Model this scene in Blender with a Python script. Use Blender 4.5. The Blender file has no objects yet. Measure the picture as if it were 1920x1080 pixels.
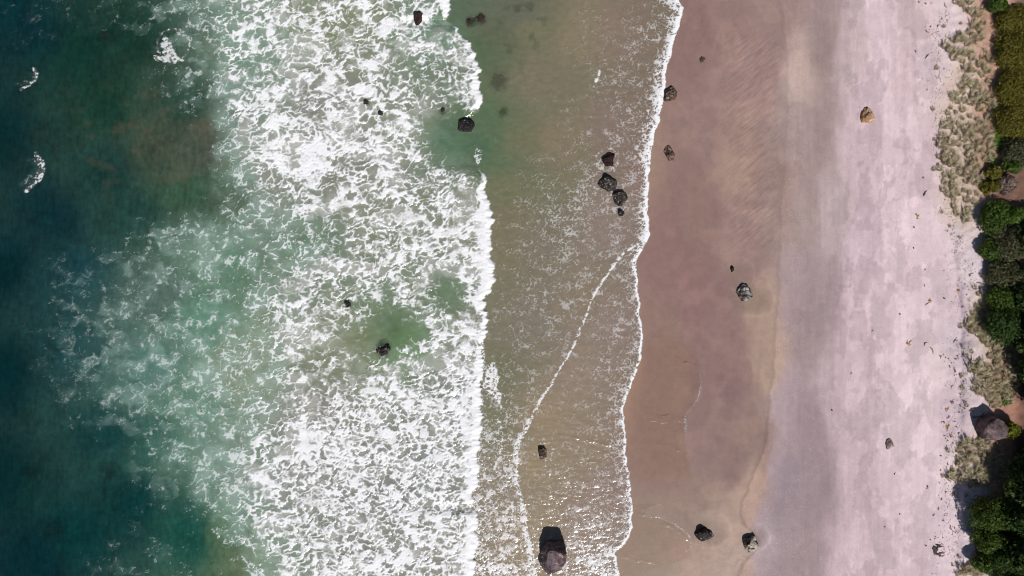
import bpy, math, random
import numpy as np
from mathutils import Vector

random.seed(7)
rng = np.random.default_rng(7)
scene = bpy.context.scene
COL = scene.collection

# ------------------------------------------------------------------ camera: a drone looking straight down
UNIT = 0.08                                   # metres on the ground per plan unit
CAM_H = 106.4
cam_data = bpy.data.cameras.new("drone_camera")
cam_data.sensor_width = 36.0
cam_data.lens = 36.0 * CAM_H / (1920 * UNIT)
cam_data.clip_start = 1.0
cam_data.clip_end = 20000.0
cam = bpy.data.objects.new("drone_camera", cam_data)
cam.location = (0, 0, CAM_H)
cam.rotation_euler = (0, 0, 0)
COL.objects.link(cam)
scene.camera = cam

# ------------------------------------------------------------------ daylight
SUN_ELEV = math.radians(53.0)
SUN_AZ = Vector((0.30, -1.0, 0)).normalized()           # horizontal direction towards the sun
sun_vec = Vector((SUN_AZ.x * math.cos(SUN_ELEV), SUN_AZ.y * math.cos(SUN_ELEV), math.sin(SUN_ELEV)))
world = bpy.data.worlds.new("World")
scene.world = world
world.use_nodes = True
wn = world.node_tree.nodes; wl = world.node_tree.links
bg = wn.get("Background") or wn.new("ShaderNodeBackground")
sky = wn.new("ShaderNodeTexSky")
sky.sky_type = 'NISHITA'
sky.sun_disc = False
sky.sun_elevation = SUN_ELEV
sky.sun_rotation = math.atan2(SUN_AZ.x, SUN_AZ.y)
sky.air_density = 1.0
sky.dust_density = 0.6
wl.new(sky.outputs[0], bg.inputs[0])
bg.inputs[1].default_value = 0.05
sun_data = bpy.data.lights.new("sun", 'SUN')
sun_data.energy = 4.9
sun_data.angle = math.radians(0.53)
sun_data.color = (1.0, 0.965, 0.92)
sun = bpy.data.objects.new("sun", sun_data)
sun.rotation_euler = (-sun_vec).to_track_quat('-Z', 'Y').to_euler()
sun.location = sun_vec * 200
COL.objects.link(sun)
scene.view_settings.view_transform = 'Standard'
scene.view_settings.look = 'None'
scene.view_settings.exposure = -0.27
scene.view_settings.gamma = 1.0
scene.view_settings.use_curve_mapping = False
scene.cycles.filter_width = 1.1
LITC = np.array([0.955, 0.985, 1.015])          # what a white horizontal sheet shows in this light

# ------------------------------------------------------------------ noise and field helpers (numpy)
def _hash(ix, iy, seed):
    h = (ix.astype(np.int64) * 374761393 + iy.astype(np.int64) * 668265263 + seed * 974634777) & 0xFFFFFFFF
    h = ((h ^ (h >> 13)) * 1274126177) & 0xFFFFFFFF
    h = ((h ^ (h >> 16)) * 2246822519) & 0xFFFFFFFF
    return (h ^ (h >> 15)) & 0xFFFFFFFF

def rnd(ix, iy, seed):
    return (_hash(ix, iy, seed) / 4294967296.0).astype(np.float32)

def pnoise(x, y, seed=0):
    x0 = np.floor(x); y0 = np.floor(y)
    fx = (x - x0).astype(np.float32); fy = (y - y0).astype(np.float32)
    ix = x0.astype(np.int64); iy = y0.astype(np.int64)
    u = fx * fx * fx * (fx * (fx * 6 - 15) + 10); v = fy * fy * fy * (fy * (fy * 6 - 15) + 10)
    def g(dx, dy):
        a = rnd(ix + dx, iy + dy, seed) * 6.2831853
        return np.cos(a) * (fx - dx) + np.sin(a) * (fy - dy)
    a = g(0, 0); b = g(1, 0); c = g(0, 1); d = g(1, 1)
    return ((a + u * (b - a)) * (1 - v) + (c + u * (d - c)) * v) * 1.5

def fbm(x, y, octaves=4, seed=0, gain=0.5):
    s = 0; a = 1.0; t = 0
    for i in range(octaves):
        s = s + a * pnoise(x, y, seed + 17 * i); t += a
        x = x * 2.03 + 11.7; y = y * 2.03 - 5.3; a *= gain
    return s / t

def worley(x, y, seed=0, jit=0.95):
    x0 = np.floor(x); y0 = np.floor(y)
    ix = x0.astype(np.int64); iy = y0.astype(np.int64)
    fx = (x - x0).astype(np.float32); fy = (y - y0).astype(np.float32)
    f1 = np.full(fx.shape, 9.0, np.float32); f2 = f1.copy()
    for dx in (-1, 0, 1):
        for dy in (-1, 0, 1):
            px = dx + 0.5 + jit * (rnd(ix + dx, iy + dy, seed) - 0.5) - fx
            py = dy + 0.5 + jit * (rnd(ix + dx, iy + dy, seed + 101) - 0.5) - fy
            d = np.sqrt(px * px + py * py)
            f2 = np.minimum(f2, np.maximum(f1, d)); f1 = np.minimum(f1, d)
    return f1, f2

def sstep(a, b, x):
    t = np.clip((x - a) / (b - a), 0, 1)
    return t * t * (3 - 2 * t)

def equalise(w):
    s = np.sort(w.ravel()[::7])
    return np.interp(w, s, np.linspace(0, 1, s.size)).astype(np.float32)

def curve(pts):                       # pts: (py, px) pairs -> smooth px(py)
    p = np.array(pts, float)
    yy = np.arange(-60, 1141, 2.0)
    xx = np.interp(yy, p[:, 0], p[:, 1])
    k = np.array([1, 4, 6, 4, 1.0]); k /= k.sum()
    xx = np.convolve(np.pad(xx, 2, mode='edge'), k, mode='valid')
    return lambda v: np.interp(v, yy, xx)

def scatter(pts, cell=12, power=2.6, ay=1.0, lo=(-60, -60), hi=(2000, 1140)):
    """inverse distance field through (px, py, value...) points, baked on a coarse grid, bilinear lookup"""
    p = np.array([[a[0], a[1]] for a in pts], float)
    val = np.array([np.atleast_1d(a[2]) for a in pts], float)
    gx = np.arange(lo[0], hi[0] + cell, cell); gy = np.arange(lo[1], hi[1] + cell, cell)
    X, Y = np.meshgrid(gx, gy)
    num = np.zeros(X.shape + (val.shape[1],)); den = np.zeros(X.shape)
    for (a, b), v in zip(p, val):
        w = 1.0 / ((X - a) ** 2 + ((Y - b) * ay) ** 2 + 300.0) ** (power / 2)
        num += w[..., None] * v; den += w
    F = num / den[..., None]
    def look(u, v):
        return bilin(F, (u - lo[0]) / cell, (v - lo[1]) / cell)
    return look

def bilin(F, a, b):
    a = np.clip(a, 0, F.shape[1] - 1.001); b = np.clip(b, 0, F.shape[0] - 1.001)
    i = a.astype(int); j = b.astype(int); fa = (a - i); fb = (b - j)
    if F.ndim == 3: fa = fa[..., None]; fb = fb[..., None]
    return (F[j, i] * (1 - fa) + F[j, i + 1] * fa) * (1 - fb) + (F[j + 1, i] * (1 - fa) + F[j + 1, i + 1] * fa) * fb

def blob(u, v, cx, cy, rx, ry, ang=0.0):
    c, s = math.cos(math.radians(ang)), math.sin(math.radians(ang))
    du, dv = u - cx, v - cy
    a = (du * c + dv * s) / rx; b = (-du * s + dv * c) / ry
    return np.sqrt(a * a + b * b)          # 1 on the ellipse

def polydist(u, v, pts, closed=False):
    d = np.full(u.shape, 1e9)
    P = list(pts) + ([pts[0]] if closed else [])
    for (ax, ay), (bx, by) in zip(P[:-1], P[1:]):
        ex, ey = bx - ax, by - ay
        t = np.clip(((u - ax) * ex + (v - ay) * ey) / (ex * ex + ey * ey), 0, 1)
        d = np.minimum(d, np.hypot(u - ax - t * ex, v - ay - t * ey))
    return d

def inpoly(u, v, pts):
    ins = np.zeros(u.shape, bool); j = len(pts) - 1
    for i in range(len(pts)):
        xi, yi = pts[i]; xj, yj = pts[j]
        if yi != yj:
            ins ^= ((yi > v) != (yj > v)) & (u < (xj - xi) * (v - yi) / (yj - yi) + xi)
        j = i
    return ins

def sdf(u, v, pts):                    # negative inside
    d = polydist(u, v, pts, True)
    return np.where(inpoly(u, v, pts), -d, d)

def lin(c):
    c = np.asarray(c, float) / 255.0
    return np.where(c <= 0.04045, c / 12.92, ((c + 0.055) / 1.055) ** 2.4)

# ------------------------------------------------------------------ the plan of the shore (unit: 8 cm on the ground)
EDGE_A = curve([(-60, 1262), (0, 1272), (15, 1280), (40, 1275), (80, 1262), (130, 1250), (170, 1245), (230, 1235), (280, 1224), (310, 1218),
                (340, 1216), (400, 1215), (440, 1217), (460, 1210), (480, 1197), (490, 1190), (520, 1195), (560, 1198), (600, 1201),
                (640, 1204), (680, 1200), (710, 1190), (740, 1174), (760, 1170), (800, 1170), (850, 1173), (900, 1180), (940, 1185),
                (985, 1186), (1005, 1180), (1020, 1170), (1036, 1153), (1070, 1160), (1140, 1165)])
EDGE_B = curve([(-60, 1400), (440, 1400), (455, 1203), (462, 1190), (475, 1170), (490, 1157), (520, 1135), (540, 1122), (560, 1112), (600, 1095),
                (640, 1080), (680, 1058), (700, 1045), (720, 1036), (740, 1020), (770, 1003), (790, 995), (810, 985), (830, 973),
                (850, 970), (900, 970), (930, 977), (960, 985), (990, 987), (1020, 994), (1050, 1000), (1080, 1005), (1140, 1012)])
EDGE_C = curve([(-60, 846), (20, 846), (32, 843), (40, 846), (46, 854), (70, 870), (90, 882), (120, 893), (150, 898), (180, 899),
                (200, 894), (215, 889), (228, 884), (250, 884), (290, 890), (310, 898), (318, 903), (340, 910), (370, 913), (400, 918), (440, 924),
                (480, 926), (520, 924), (550, 917), (570, 911), (600, 909), (630, 908), (660, 905), (700, 906), (760, 903),
                (800, 900), (850, 897), (900, 893), (930, 888), (944, 884), (949, 880), (955, 888), (962, 895), (1000, 894), (1050, 890), (1140, 886)])
FILM = curve([(-60, 1150), (560, 1195), (610, 1230), (650, 1290), (680, 1310), (720, 1318), (750, 1310), (768, 1296), (780, 1287), (830, 1288),
              (870, 1294), (900, 1298), (935, 1302), (945, 1240), (960, 1200), (968, 1225), (978, 1262), (1000, 1292), (1010, 1297), (1040, 1298),
              (1056, 1270), (1064, 1230), (1075, 1200), (1140, 1190)])

NEW_FOAM = curve([(-60, 392), (60, 396), (120, 404), (180, 420), (250, 440), (300, 458), (340, 478), (380, 505), (410, 560), (450, 606), (480, 612), (510, 560), (540, 512),
                  (600, 500), (650, 520), (700, 532), (770, 530), (800, 512), (840, 462), (900, 448), (950, 458), (1000, 478), (1050, 520), (1140, 530)])

FOAM_GRID = np.array([
 [.06,.08,.08,.09,.13,.22,.32,.60,.65,.60,.65,.70,.62,.75,.10,.0],
 [.05,.06,.02,.02,.08,.14,.26,.60,.70,.60,.65,.70,.60,.50,.62,.0],
 [.01,.01,.01,.01,.06,.10,.26,.60,.68,.62,.65,.70,.62,.45,.62,.0],
 [.00,.00,.00,.00,.03,.05,.12,.66,.75,.70,.75,.75,.70,.36,.10,.0],
 [.00,.00,.00,.00,.00,.03,.05,.60,.75,.70,.75,.80,.75,.30,.10,.0],
 [.03,.00,.00,.00,.00,.02,.03,.36,.66,.75,.75,.75,.70,.55,.60,.0],
 [.00,.00,.00,.02,.03,.05,.10,.20,.58,.70,.75,.70,.70,.75,.85,.85],
 [.00,.02,.03,.05,.15,.35,.42,.36,.32,.30,.68,.66,.66,.72,.85,.9],
 [.02,.09,.15,.16,.22,.25,.26,.20,.30,.48,.68,.66,.62,.40,.85,.9],
 [.04,.10,.20,.19,.22,.20,.20,.28,.56,.66,.58,.56,.52,.40,.55,.9],
 [.03,.10,.20,.23,.26,.25,.30,.38,.56,.52,.42,.25,.10,.66,.80,.9],
 [.02,.10,.20,.27,.30,.30,.40,.40,.45,.50,.46,.50,.66,.75,.88,.9],
 [.00,.03,.20,.25,.30,.30,.36,.36,.46,.54,.68,.72,.75,.76,.88,.9],
 [.00,.02,.08,.10,.15,.25,.30,.36,.60,.76,.80,.76,.78,.78,.88,.9],
 [.00,.00,.03,.05,.15,.35,.40,.46,.72,.76,.80,.76,.75,.78,.88,.9],
 [.00,.00,.03,.03,.05,.15,.30,.62,.76,.76,.76,.75,.75,.78,.80,.9],
 [.00,.00,.03,.05,.06,.07,.05,.40,.72,.70,.76,.76,.78,.78,.88,.9],
 [.00,.03,.05,.10,.10,.10,.03,.10,.60,.76,.80,.80,.80,.80,.90,.9]])

SWASH = [(930,100,0),(1000,100,0),(1060,150,.02),(1120,100,.12),(1150,160,.25),(1200,100,.25),(1230,60,.45),(1110,220,.1),(1170,220,.3),
 (1140,260,.3),(1000,250,0),(950,300,.02),(1050,330,.15),(1090,370,.38),(1060,400,.42),(1010,400,.25),(1050,430,.4),(960,420,.12),
 (1150,440,.25),(1100,470,.27),(960,500,.2),(1030,500,.28),(1000,560,.28),(1060,560,.28),(950,600,.2),(1000,630,.25),(1050,620,.25),
 (980,680,.24),(1020,680,.14),(950,720,.3),(970,760,.38),(985,720,.27),(1150,520,.24),(1160,560,.27),(1170,620,.36),(1130,600,.17),
 (1100,640,.14),(1150,680,.32),(1170,690,.38),(1060,720,.1),(1110,740,.2),(1050,800,.08),(1130,820,.22),(1010,800,.06),(1150,870,.36),
 (1090,880,.16),(1000,880,.06),(1000,950,.08),(1070,950,.3),(1130,950,.4),(1160,1000,.46),(1100,1030,.78),(1080,1060,.6),(1140,1060,.86),(1120,1000,.6),
 (940,800,.5),(920,850,.58),(950,880,.66),(930,930,.62),(960,960,.7),(950,1020,.76),(930,1050,.74),(980,1060,.76),(910,990,.68),(900,20,0),(930,20,0),
 (910,100,0),(915,200,.02),(930,350,.03),(935,450,.08),(930,560,.1),(920,640,.06),(1030,20,.0),(1150,20,.08),(1200,20,.15),(1020,1060,.2),(1040,1000,.1)]

def foam_fields(U, V):
    """foam cover 0..1, thin milky cover 0..1, relief, for plan points"""
    A = EDGE_A(V); B = EDGE_B(V); C = EDGE_C(V)
    # rounded lobes along every moving edge
    lob = 1 - 2.2 * np.abs(pnoise(V / 26.0, U / 90.0, 5)) + 0.5 * (1 - 2.2 * np.abs(pnoise(V / 9.0, U / 50.0, 6)))
    A = A + 2.2 * lob - 1 + 3 * pnoise(V / 40.0, V * 0 + 3.1, 8); B = B + 2.0 * lob - 1; C = C + 5.6 * lob + 8 * pnoise(V / 30, V * 0 + .7, 9) - 3
    sea = sstep(2, -2, U - C)                                     # left of the breaker front
    # how much foam lies where
    wu = U + 26 * fbm(U / 70, V / 70, 3, 21); wv = V + 26 * fbm(U / 70, V / 70, 3, 22)
    Dg = bilin(FOAM_GRID, (wu - 30) / 60.0, (wv - 30) / 60.0).astype(np.float32)
    D = Dg + 0.20 * fbm(U / 55, V / 55, 3, 31) * sstep(.02, .3, Dg)
    # the clear green windows in the surf
    wj = 24 * fbm((U + .5 * V) / 34, (V - .5 * U) / 18, 4, 41, .6)
    for pts, dep in (([(700,575),(722,572),(760,590),(800,612),(798,632),(760,636),(748,655),(735,672),(712,668),(700,640),(690,600)], 1),
                     ([(815,508),(850,505),(862,540),(870,575),(898,588),(905,602),(880,600),(850,585),(818,548)], .9),
                     ([(795,205),(850,196),(868,208),(905,210),(915,240),(915,270),(900,322),(850,318),(808,300),(795,250)], .8),
                     ([(560,420),(600,405),(615,440),(605,470),(570,485),(540,480)], .75),
                     ([(640,625),(690,615),(700,650),(690,670),(640,665),(615,650)], .8),
                     ([(870,945),(884,950),(880,960),(858,958)], .9),
                     ([(640,20),(668,25),(660,62),(646,60)], .6),
                     ([(800,38),(850,30),(866,50),(862,80),(835,85),(800,70)], .8)):
        s = sdf(U, V, pts) + wj
        D = D * (1 - dep * (.80 + .2 * sstep(.1, -.2, wj / 24)) * sstep(14, -10, s))
    # solid white just behind the breaking front, thicker in the lower half
    dC = C - U + 7 * fbm(U / 20, V / 20, 2, 51)
    wC = np.interp(V, [0, 40, 60, 120, 200, 225, 320, 360, 420, 560, 600, 640, 700, 940, 1080], [30, 6, 8, 16, 20, 8, 6, 26, 44, 38, 12, 8, 26, 30, 34])
    aC = np.interp(V, [30, 37, 47, 52, 196, 218, 312, 326, 944, 948, 956, 962], [1, 0, 0, 1, 1, 0, 0, 1, 1, 0, 0, 1])
    D = np.where(D > .3, .3 + (D - .3) * np.interp(V, [0, 600, 720], [.60, .60, .70]), D)                     # leave room for the grey film in the holes
    D = D + (.34 * fbm(U / 120, V / 80, 3, 52) + .50 * fbm((U + .4 * V) / 46, (V - .4 * U) / 28, 3, 53)) * sstep(.28, .5, D) * (1 - .5 * sstep(640, 760, V))
    D = np.clip(D, 0, .93)
    D = np.maximum(D, 0.96 * sstep(1.35, 0.35, dC / wC) * (dC > -20) * aC)
    D = np.maximum(D, 0.60 * sstep(70, 20, dC) * sstep(48, 66, V) * sstep(224, 188, V + 10 * fbm(U / 14, V / 14, 2, 54))) * sea
    # swash between the breaker and the beach
    Ds = scatter(SWASH, power=3.2)(U + 10 * fbm(U / 40, V / 40, 2, 61), V)[..., 0]
    Ds = Ds * (1.0 + 0.7 * fbm(U / 45, V / 22, 3, 62))
    dA = A - U; dB = B - U
    wA = np.interp(V, [0, 30, 70, 120, 300, 330, 430, 470, 520, 690, 720, 1000, 1080], [46, 34, 22, 30, 36, 14, 30, 26, 7, 8, 10, 13, 13])
    sA = np.interp(V, [0, 450, 720, 760, 1000, 1030, 1080], [.95, .98, .9, .72, .72, .65, .85])
    Ds = np.maximum(Ds, sA * sstep(1.4, .15, dA / wA + .35 * fbm(U / 12, V / 12, 2, 63)) * (dA > -2))
    Ds = np.maximum(Ds, np.where(V < 700, .46, .55) * sstep(62, 8, dA + 10 * fbm(U / 20, V / 14, 2, 64)) * (dA > -2))
    Ds = np.maximum(Ds, 0.97 * sstep(4.2, 1.4, np.abs(dA - 1.6)))                      # the crisp rim
    for cx, cy, rx, ry, am in ((1139,300,16,16,.55), (1139,342,22,18,.42), (1164,372,17,17,.42), (1165,400,9,9,.45), (1019,852,13,18,.40)):
        bb = blob(U, V, cx, cy, rx, ry) + .3 * fbm(U / 9, V / 9, 2, 641)
        Ds = np.maximum(Ds, am * np.exp(-((bb - 1.25) / .38) ** 2))
    wB = np.interp(V, [450, 480, 560, 700, 770, 800, 900, 1080], [10, 8, 5, 3, 12, 16, 15, 17])
    hasB = (V > 452)
    Ds = np.maximum(Ds, np.where(hasB, 0.93 * sstep(1.3, .2, dB / wB + .3 * fbm(U / 10, V / 10, 2, 65)) * (dB > -1.5), 0))
    Ds = np.where(hasB & (dB < 0), np.minimum(Ds, 0.9), Ds)
    Ds = Ds * sstep(-2.5, .5, dA) * (1 - sea)
    # single splashes
    for pts, dep in (([(922,676),(931,690),(937,712),(932,722),(941,746),(939,766),(930,748),(916,738),(905,722),(912,694)], .95),
                     ([(893,276),(902,284),(905,298),(897,306),(888,296)], .8),
                     ([(1124,131),(1126,137),(1119,158),(1114,157)], .95),
                     ([(308,68),(316,72),(324,84),(324,98),(345,112),(330,117),(304,117),(286,106),(306,102),(302,80)], .7)):
        s = sdf(U, V, pts) + 5 * fbm(U / 9, V / 9, 2, 66)
        m = dep * sstep(3, -2, s)
        D = np.maximum(D, m * (U < 1300) * np.where((U < 890), 1, 0)); Ds = np.maximum(Ds, m * (U >= 885))
    line = np.minimum(polydist(U, V, [(934,786),(940,800),(942,830),(936,856),(926,878)]), polydist(U, V, [(905,640),(907,664),(908,690)]))
    Ds = np.maximum(Ds, .85 * sstep(4.5, 1, line))
    for pl, wd in (([(64,129),(70,138),(67,150),(56,160),(40,167)], 7), ([(68,290),(79,302),(82,318),(75,336),(62,348),(50,357)], 10)):
        d0 = polydist(U, V, pl)
        lft = sstep(14, -2, U - np.interp(V, [p[1] for p in pl], [p[0] for p in pl]))
        D = np.maximum(D, .66 * sstep(wd, wd * .1, d0 + 3 * fbm(U / 7, V / 7, 2, 68)) * lft)
        D = np.maximum(D, .46 * sstep(wd * 4.2, 0, d0 + 12 * fbm(U / 14, V / 14, 2, 69)) * sstep(2, -6, U - np.interp(V, [p[1] for p in pl], [p[0] for p in pl])) * sstep(pl[0][1] - 2, pl[0][1] + 12, V) * sstep(pl[-1][1] + 2, pl[-1][1] - 12, V))
    ring = np.abs(blob(U, V, 325, 84, 30, 30, 10) - 1)
    D = np.maximum(D, .42 * sstep(.18, .02, ring + .1 * fbm(U / 9, V / 9, 2, 67)))
    # ---------------- the lace itself
    w0 = fbm(U / 60, V / 60, 2, 70); w9 = fbm(U / 60, V / 60, 2, 79)
    q1 = fbm((U + 30 * w0) / 38, (V + 30 * w9) / 30, 4, 71); q2 = fbm((U + 30 * w9) / 38, (V - 30 * w0) / 30, 4, 72)
    q3 = fbm(U / 9, V / 9, 2, 73); q4 = fbm(U / 9, V / 9, 2, 74)
    ca, sa = math.cos(math.radians(-22)), math.sin(math.radians(-22))
    Xr = U * ca + V * sa; Yr = -U * sa + V * ca
    x1 = Xr + 30 * q1 + 6 * q3; y1 = Yr + 26 * q2 + 6 * q4
    a1, b1 = worley(x1 / 27, y1 / 15.5, 81)
    a2, b2 = worley((x1 + 4 * q4) / 13, (y1 + 4 * q3) / 8.5, 82)
    e1 = b1 - a1; e2 = b2 - a2
    cl = fbm(U / 13, V / 13, 3, 83)
    web = 1.0 - np.minimum(e1 * 1.25, 0.18 + e2 * 1.05 + 0.25 * sstep(.1, .5, e1))     # walls of both cell sizes
    web = web + 0.20 * cl + 0.13 * fbm(U / 4.2, V / 4.2, 2, 84)
    a5, b5 = worley((x1 + 14 * q2) / 46, (y1 - 14 * q1) / 22, 811)
    big = sstep(-.12, .22, fbm(U / 75, V / 60, 2, 812))
    web = web * (1 - .5 * big) + .5 * big * (1.06 - 1.1 * np.minimum(b5 - a5, .15 + e1) + .24 * cl + .2 * fbm(U / 5.5, V / 5.5, 2, 813))
    fine = np.clip(sstep(640, 760, V) * sstep(520, 640, U) * .8 + .6 * sstep(130, 50, dC) * (V > 300) + .35 * sstep(.0, .3, fbm(U / 90, V / 70, 2, 814)), 0, 1)
    a6, b6 = worley((x1 + 3 * q4) / 21, (y1 + 3 * q3) / 14, 815)
    webf = 1.02 - 1.15 * np.minimum(b6 - a6, .30 + e2) + .20 * cl + .10 * fbm(U / 4.2, V / 4.2, 2, 816)
    W1 = equalise(equalise(web) * (1 - fine) + equalise(webf) * fine)
    # fine broken fibres for the thin swash
    x2 = U + 9 * q1 + 7 * q3; y2 = V + 9 * q2 + 7 * q4
    a3, b3 = worley(x2 / 15, y2 / 10, 85)
    a4, b4 = worley((x2 + 6 * q4) / 9.5, (y2 + 4 * q3) / 6.5, 851)
    web2 = 1 - np.minimum((b3 - a3) * 1.5, .10 + (b4 - a4) * 1.5) + .30 * fbm(U / 30, V / 16, 3, 87) + .07 * fbm(U / 4, V / 3.6, 1, 88)
    W2 = equalise(web2)
    # grainy foam right behind a fresh front
    W3 = equalise(fbm(U / 5.5, V / 5.0, 3, 89) + .35 * (b2 - a2))
    fresh = sstep(46, 10, dC) * sea
    Wsea = W1 * (1 - .55 * fresh) + W3 * .55 * fresh
    pull = fbm((Xr + 26 * q1) / 75, (Yr + 22 * q2) / 9, 3, 95)                 # streaks dragged by the backwash
    Dm = np.clip(D + .34 * pull * sstep(.25, .5, D) * (1 - fresh), 0, 1)
    f_film = sstep(1 - Dm - .38, 1 - Dm + .05, Wsea)                  # grey thin lace
    f_wall = sstep(1 - Dm - .10, 1 - Dm + .40, Wsea + .40 * Dm ** 4)  # bright walls
    f_wall = f_wall * (1 - .35 * sstep(-.1, .6, fbm(U / 30, V / 30, 3, 93)) * (1 - Dm ** 3))
    f_sea = (.30 * f_film * sstep(.08, .45, Dm) + (1 - .30 * sstep(.08, .45, Dm)) * f_wall) * sstep(0, .05, D)
    Ds = Ds * np.where(dA > 8, .8, 1)
    f_sw = (.3 * sstep(1 - Ds - .17, 1 - Ds + .05, W2) + .7 * sstep(1 - Ds - .06, 1 - Ds + .17, W2)) * sstep(0, .05, Ds)
    f_sw = f_sw * np.interp(Ds, [0, .3, .6, .9], [.40, .52, .80, 1])
    # thin film between the walls
    thin = np.clip(.75 * sstep(.2, .7, D) * (0.35 + .65 * sstep(-.5, .5, fbm(U / 22, V / 22, 3, 90))) * sea, 0, 1)
    new = sstep(-16, 20, U - NEW_FOAM(V) + 34 * fbm(U / 34, V / 34, 3, 91) + 10 * q3)
    # old foam further out: soft veils under the surface and a few thin threads
    yv = equalise(fbm((U + 16 * q1) / 46, (V + 16 * q2) / 30, 4, 94, .5) + .06 * W1)
    Do = np.clip(Dg * 1.25 * sea, 0, 1)
    veil = np.clip(sstep(.75 - Do * 1.6, 1.45 - Do * .9, yv) * (.55 + .45 * W1) * sstep(.02, .25, Do), 0, 1) * (1 - new * .8)
    Dl = np.clip(Do * .52, 0, .5) * (.55 + .9 * sstep(.3, .9, yv))
    Dl = np.clip(Dl + .10 * pull * sstep(.04, .15, Dl), 0, .6)
    lines = sstep(1 - Dl - .03, 1 - Dl + .10, W1) * sstep(.02, .06, Dl) * np.interp(U, [0, 150, 400, 520], [.24, .32, .60, .8])
    f_sea = f_sea * new + np.maximum(lines, .0) * (1 - new)
    spl = (U < 380) * sstep(.25, .45, D) * (Dg < .3)
    f_sea = np.maximum(f_sea, spl * .8 * sstep(1 - D - .12, 1 - D + .25, W3 * .6 + W1 * .4))
    foam = np.clip(np.maximum(f_sea, f_sw), 0, 1)
    milk = np.clip(sstep(.05, .5, Dg) * .35 * sea * (1 + .6 * fbm(U / 40, V / 40, 3, 92)), 0, 1)
    relief = foam * (.04 + .06 * W1) * np.interp(U, [0, 450, 850, 950, 1200], [.3, 1, 1.3, .6, .35])
    mist = np.clip(sstep(.02, .32, fbm((U + 20 * q1) / 85, (V + 20 * q2) / 60, 3, 96)) * sstep(.3, .55, Dg) * new * sea, 0, 1)
    return dict(mist=mist.astype(np.float32), veil=veil.astype(np.float32), foam=foam.astype(np.float32), thin=thin.astype(np.float32), milk=milk.astype(np.float32), relief=relief.astype(np.float32),
                dA=dA.astype(np.float32), dB=dB.astype(np.float32), dC=(C - U).astype(np.float32), sea=sea.astype(np.float32))

# ------------------------------------------------------------------ scene helpers
def P(px, py, z=0.0):
    k = (CAM_H - z) / CAM_H * UNIT
    return ((px - 960.0) * k, (540.0 - py) * k, z)

def mesh_obj(name, verts, faces, mat=None, parent=None, smooth=False, loc=None):
    me = bpy.data.meshes.new(name)
    verts = np.asarray(verts, np.float32)
    if isinstance(faces, np.ndarray):
        n, k = faces.shape
        me.vertices.add(len(verts)); me.vertices.foreach_set("co", verts.ravel())
        me.loops.add(n * k); me.loops.foreach_set("vertex_index", faces.astype(np.int32).ravel())
        me.polygons.add(n)
        me.polygons.foreach_set("loop_start", np.arange(0, n * k, k, dtype=np.int32))
        me.polygons.foreach_set("loop_total", np.full(n, k, np.int32))
        me.update(calc_edges=True)
    else:
        me.from_pydata(verts.tolist(), [], faces); me.update()
    if smooth:
        me.polygons.foreach_set("use_smooth", np.ones(len(me.polygons), bool))
    if mat: me.materials.append(mat)
    return link(name, me, parent, loc)

def link(name, me, parent=None, loc=None, rotz=0.0, scale=None):
    o = bpy.data.objects.new(name, me)
    COL.objects.link(o)
    if parent: o.parent = parent
    if loc is not None: o.location = loc
    if rotz: o.rotation_euler = (0, 0, rotz)
    if scale is not None: o.scale = scale
    return o

def tag(o, label, cat=None, group=None, kind=None):
    if label: o["label"] = label
    if cat: o["category"] = cat
    if group: o["group"] = group
    if kind: o["kind"] = kind
    return o

def set_attr(me, name, arr, kind='FLOAT'):
    a = me.attributes.new(name, kind, 'POINT')
    if kind == 'FLOAT':
        a.data.foreach_set("value", np.ascontiguousarray(arr, np.float32).ravel())
    else:
        c = np.ones((len(arr), 4), np.float32); c[:, :3] = arr
        a.data.foreach_set("color", c.ravel())

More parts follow.
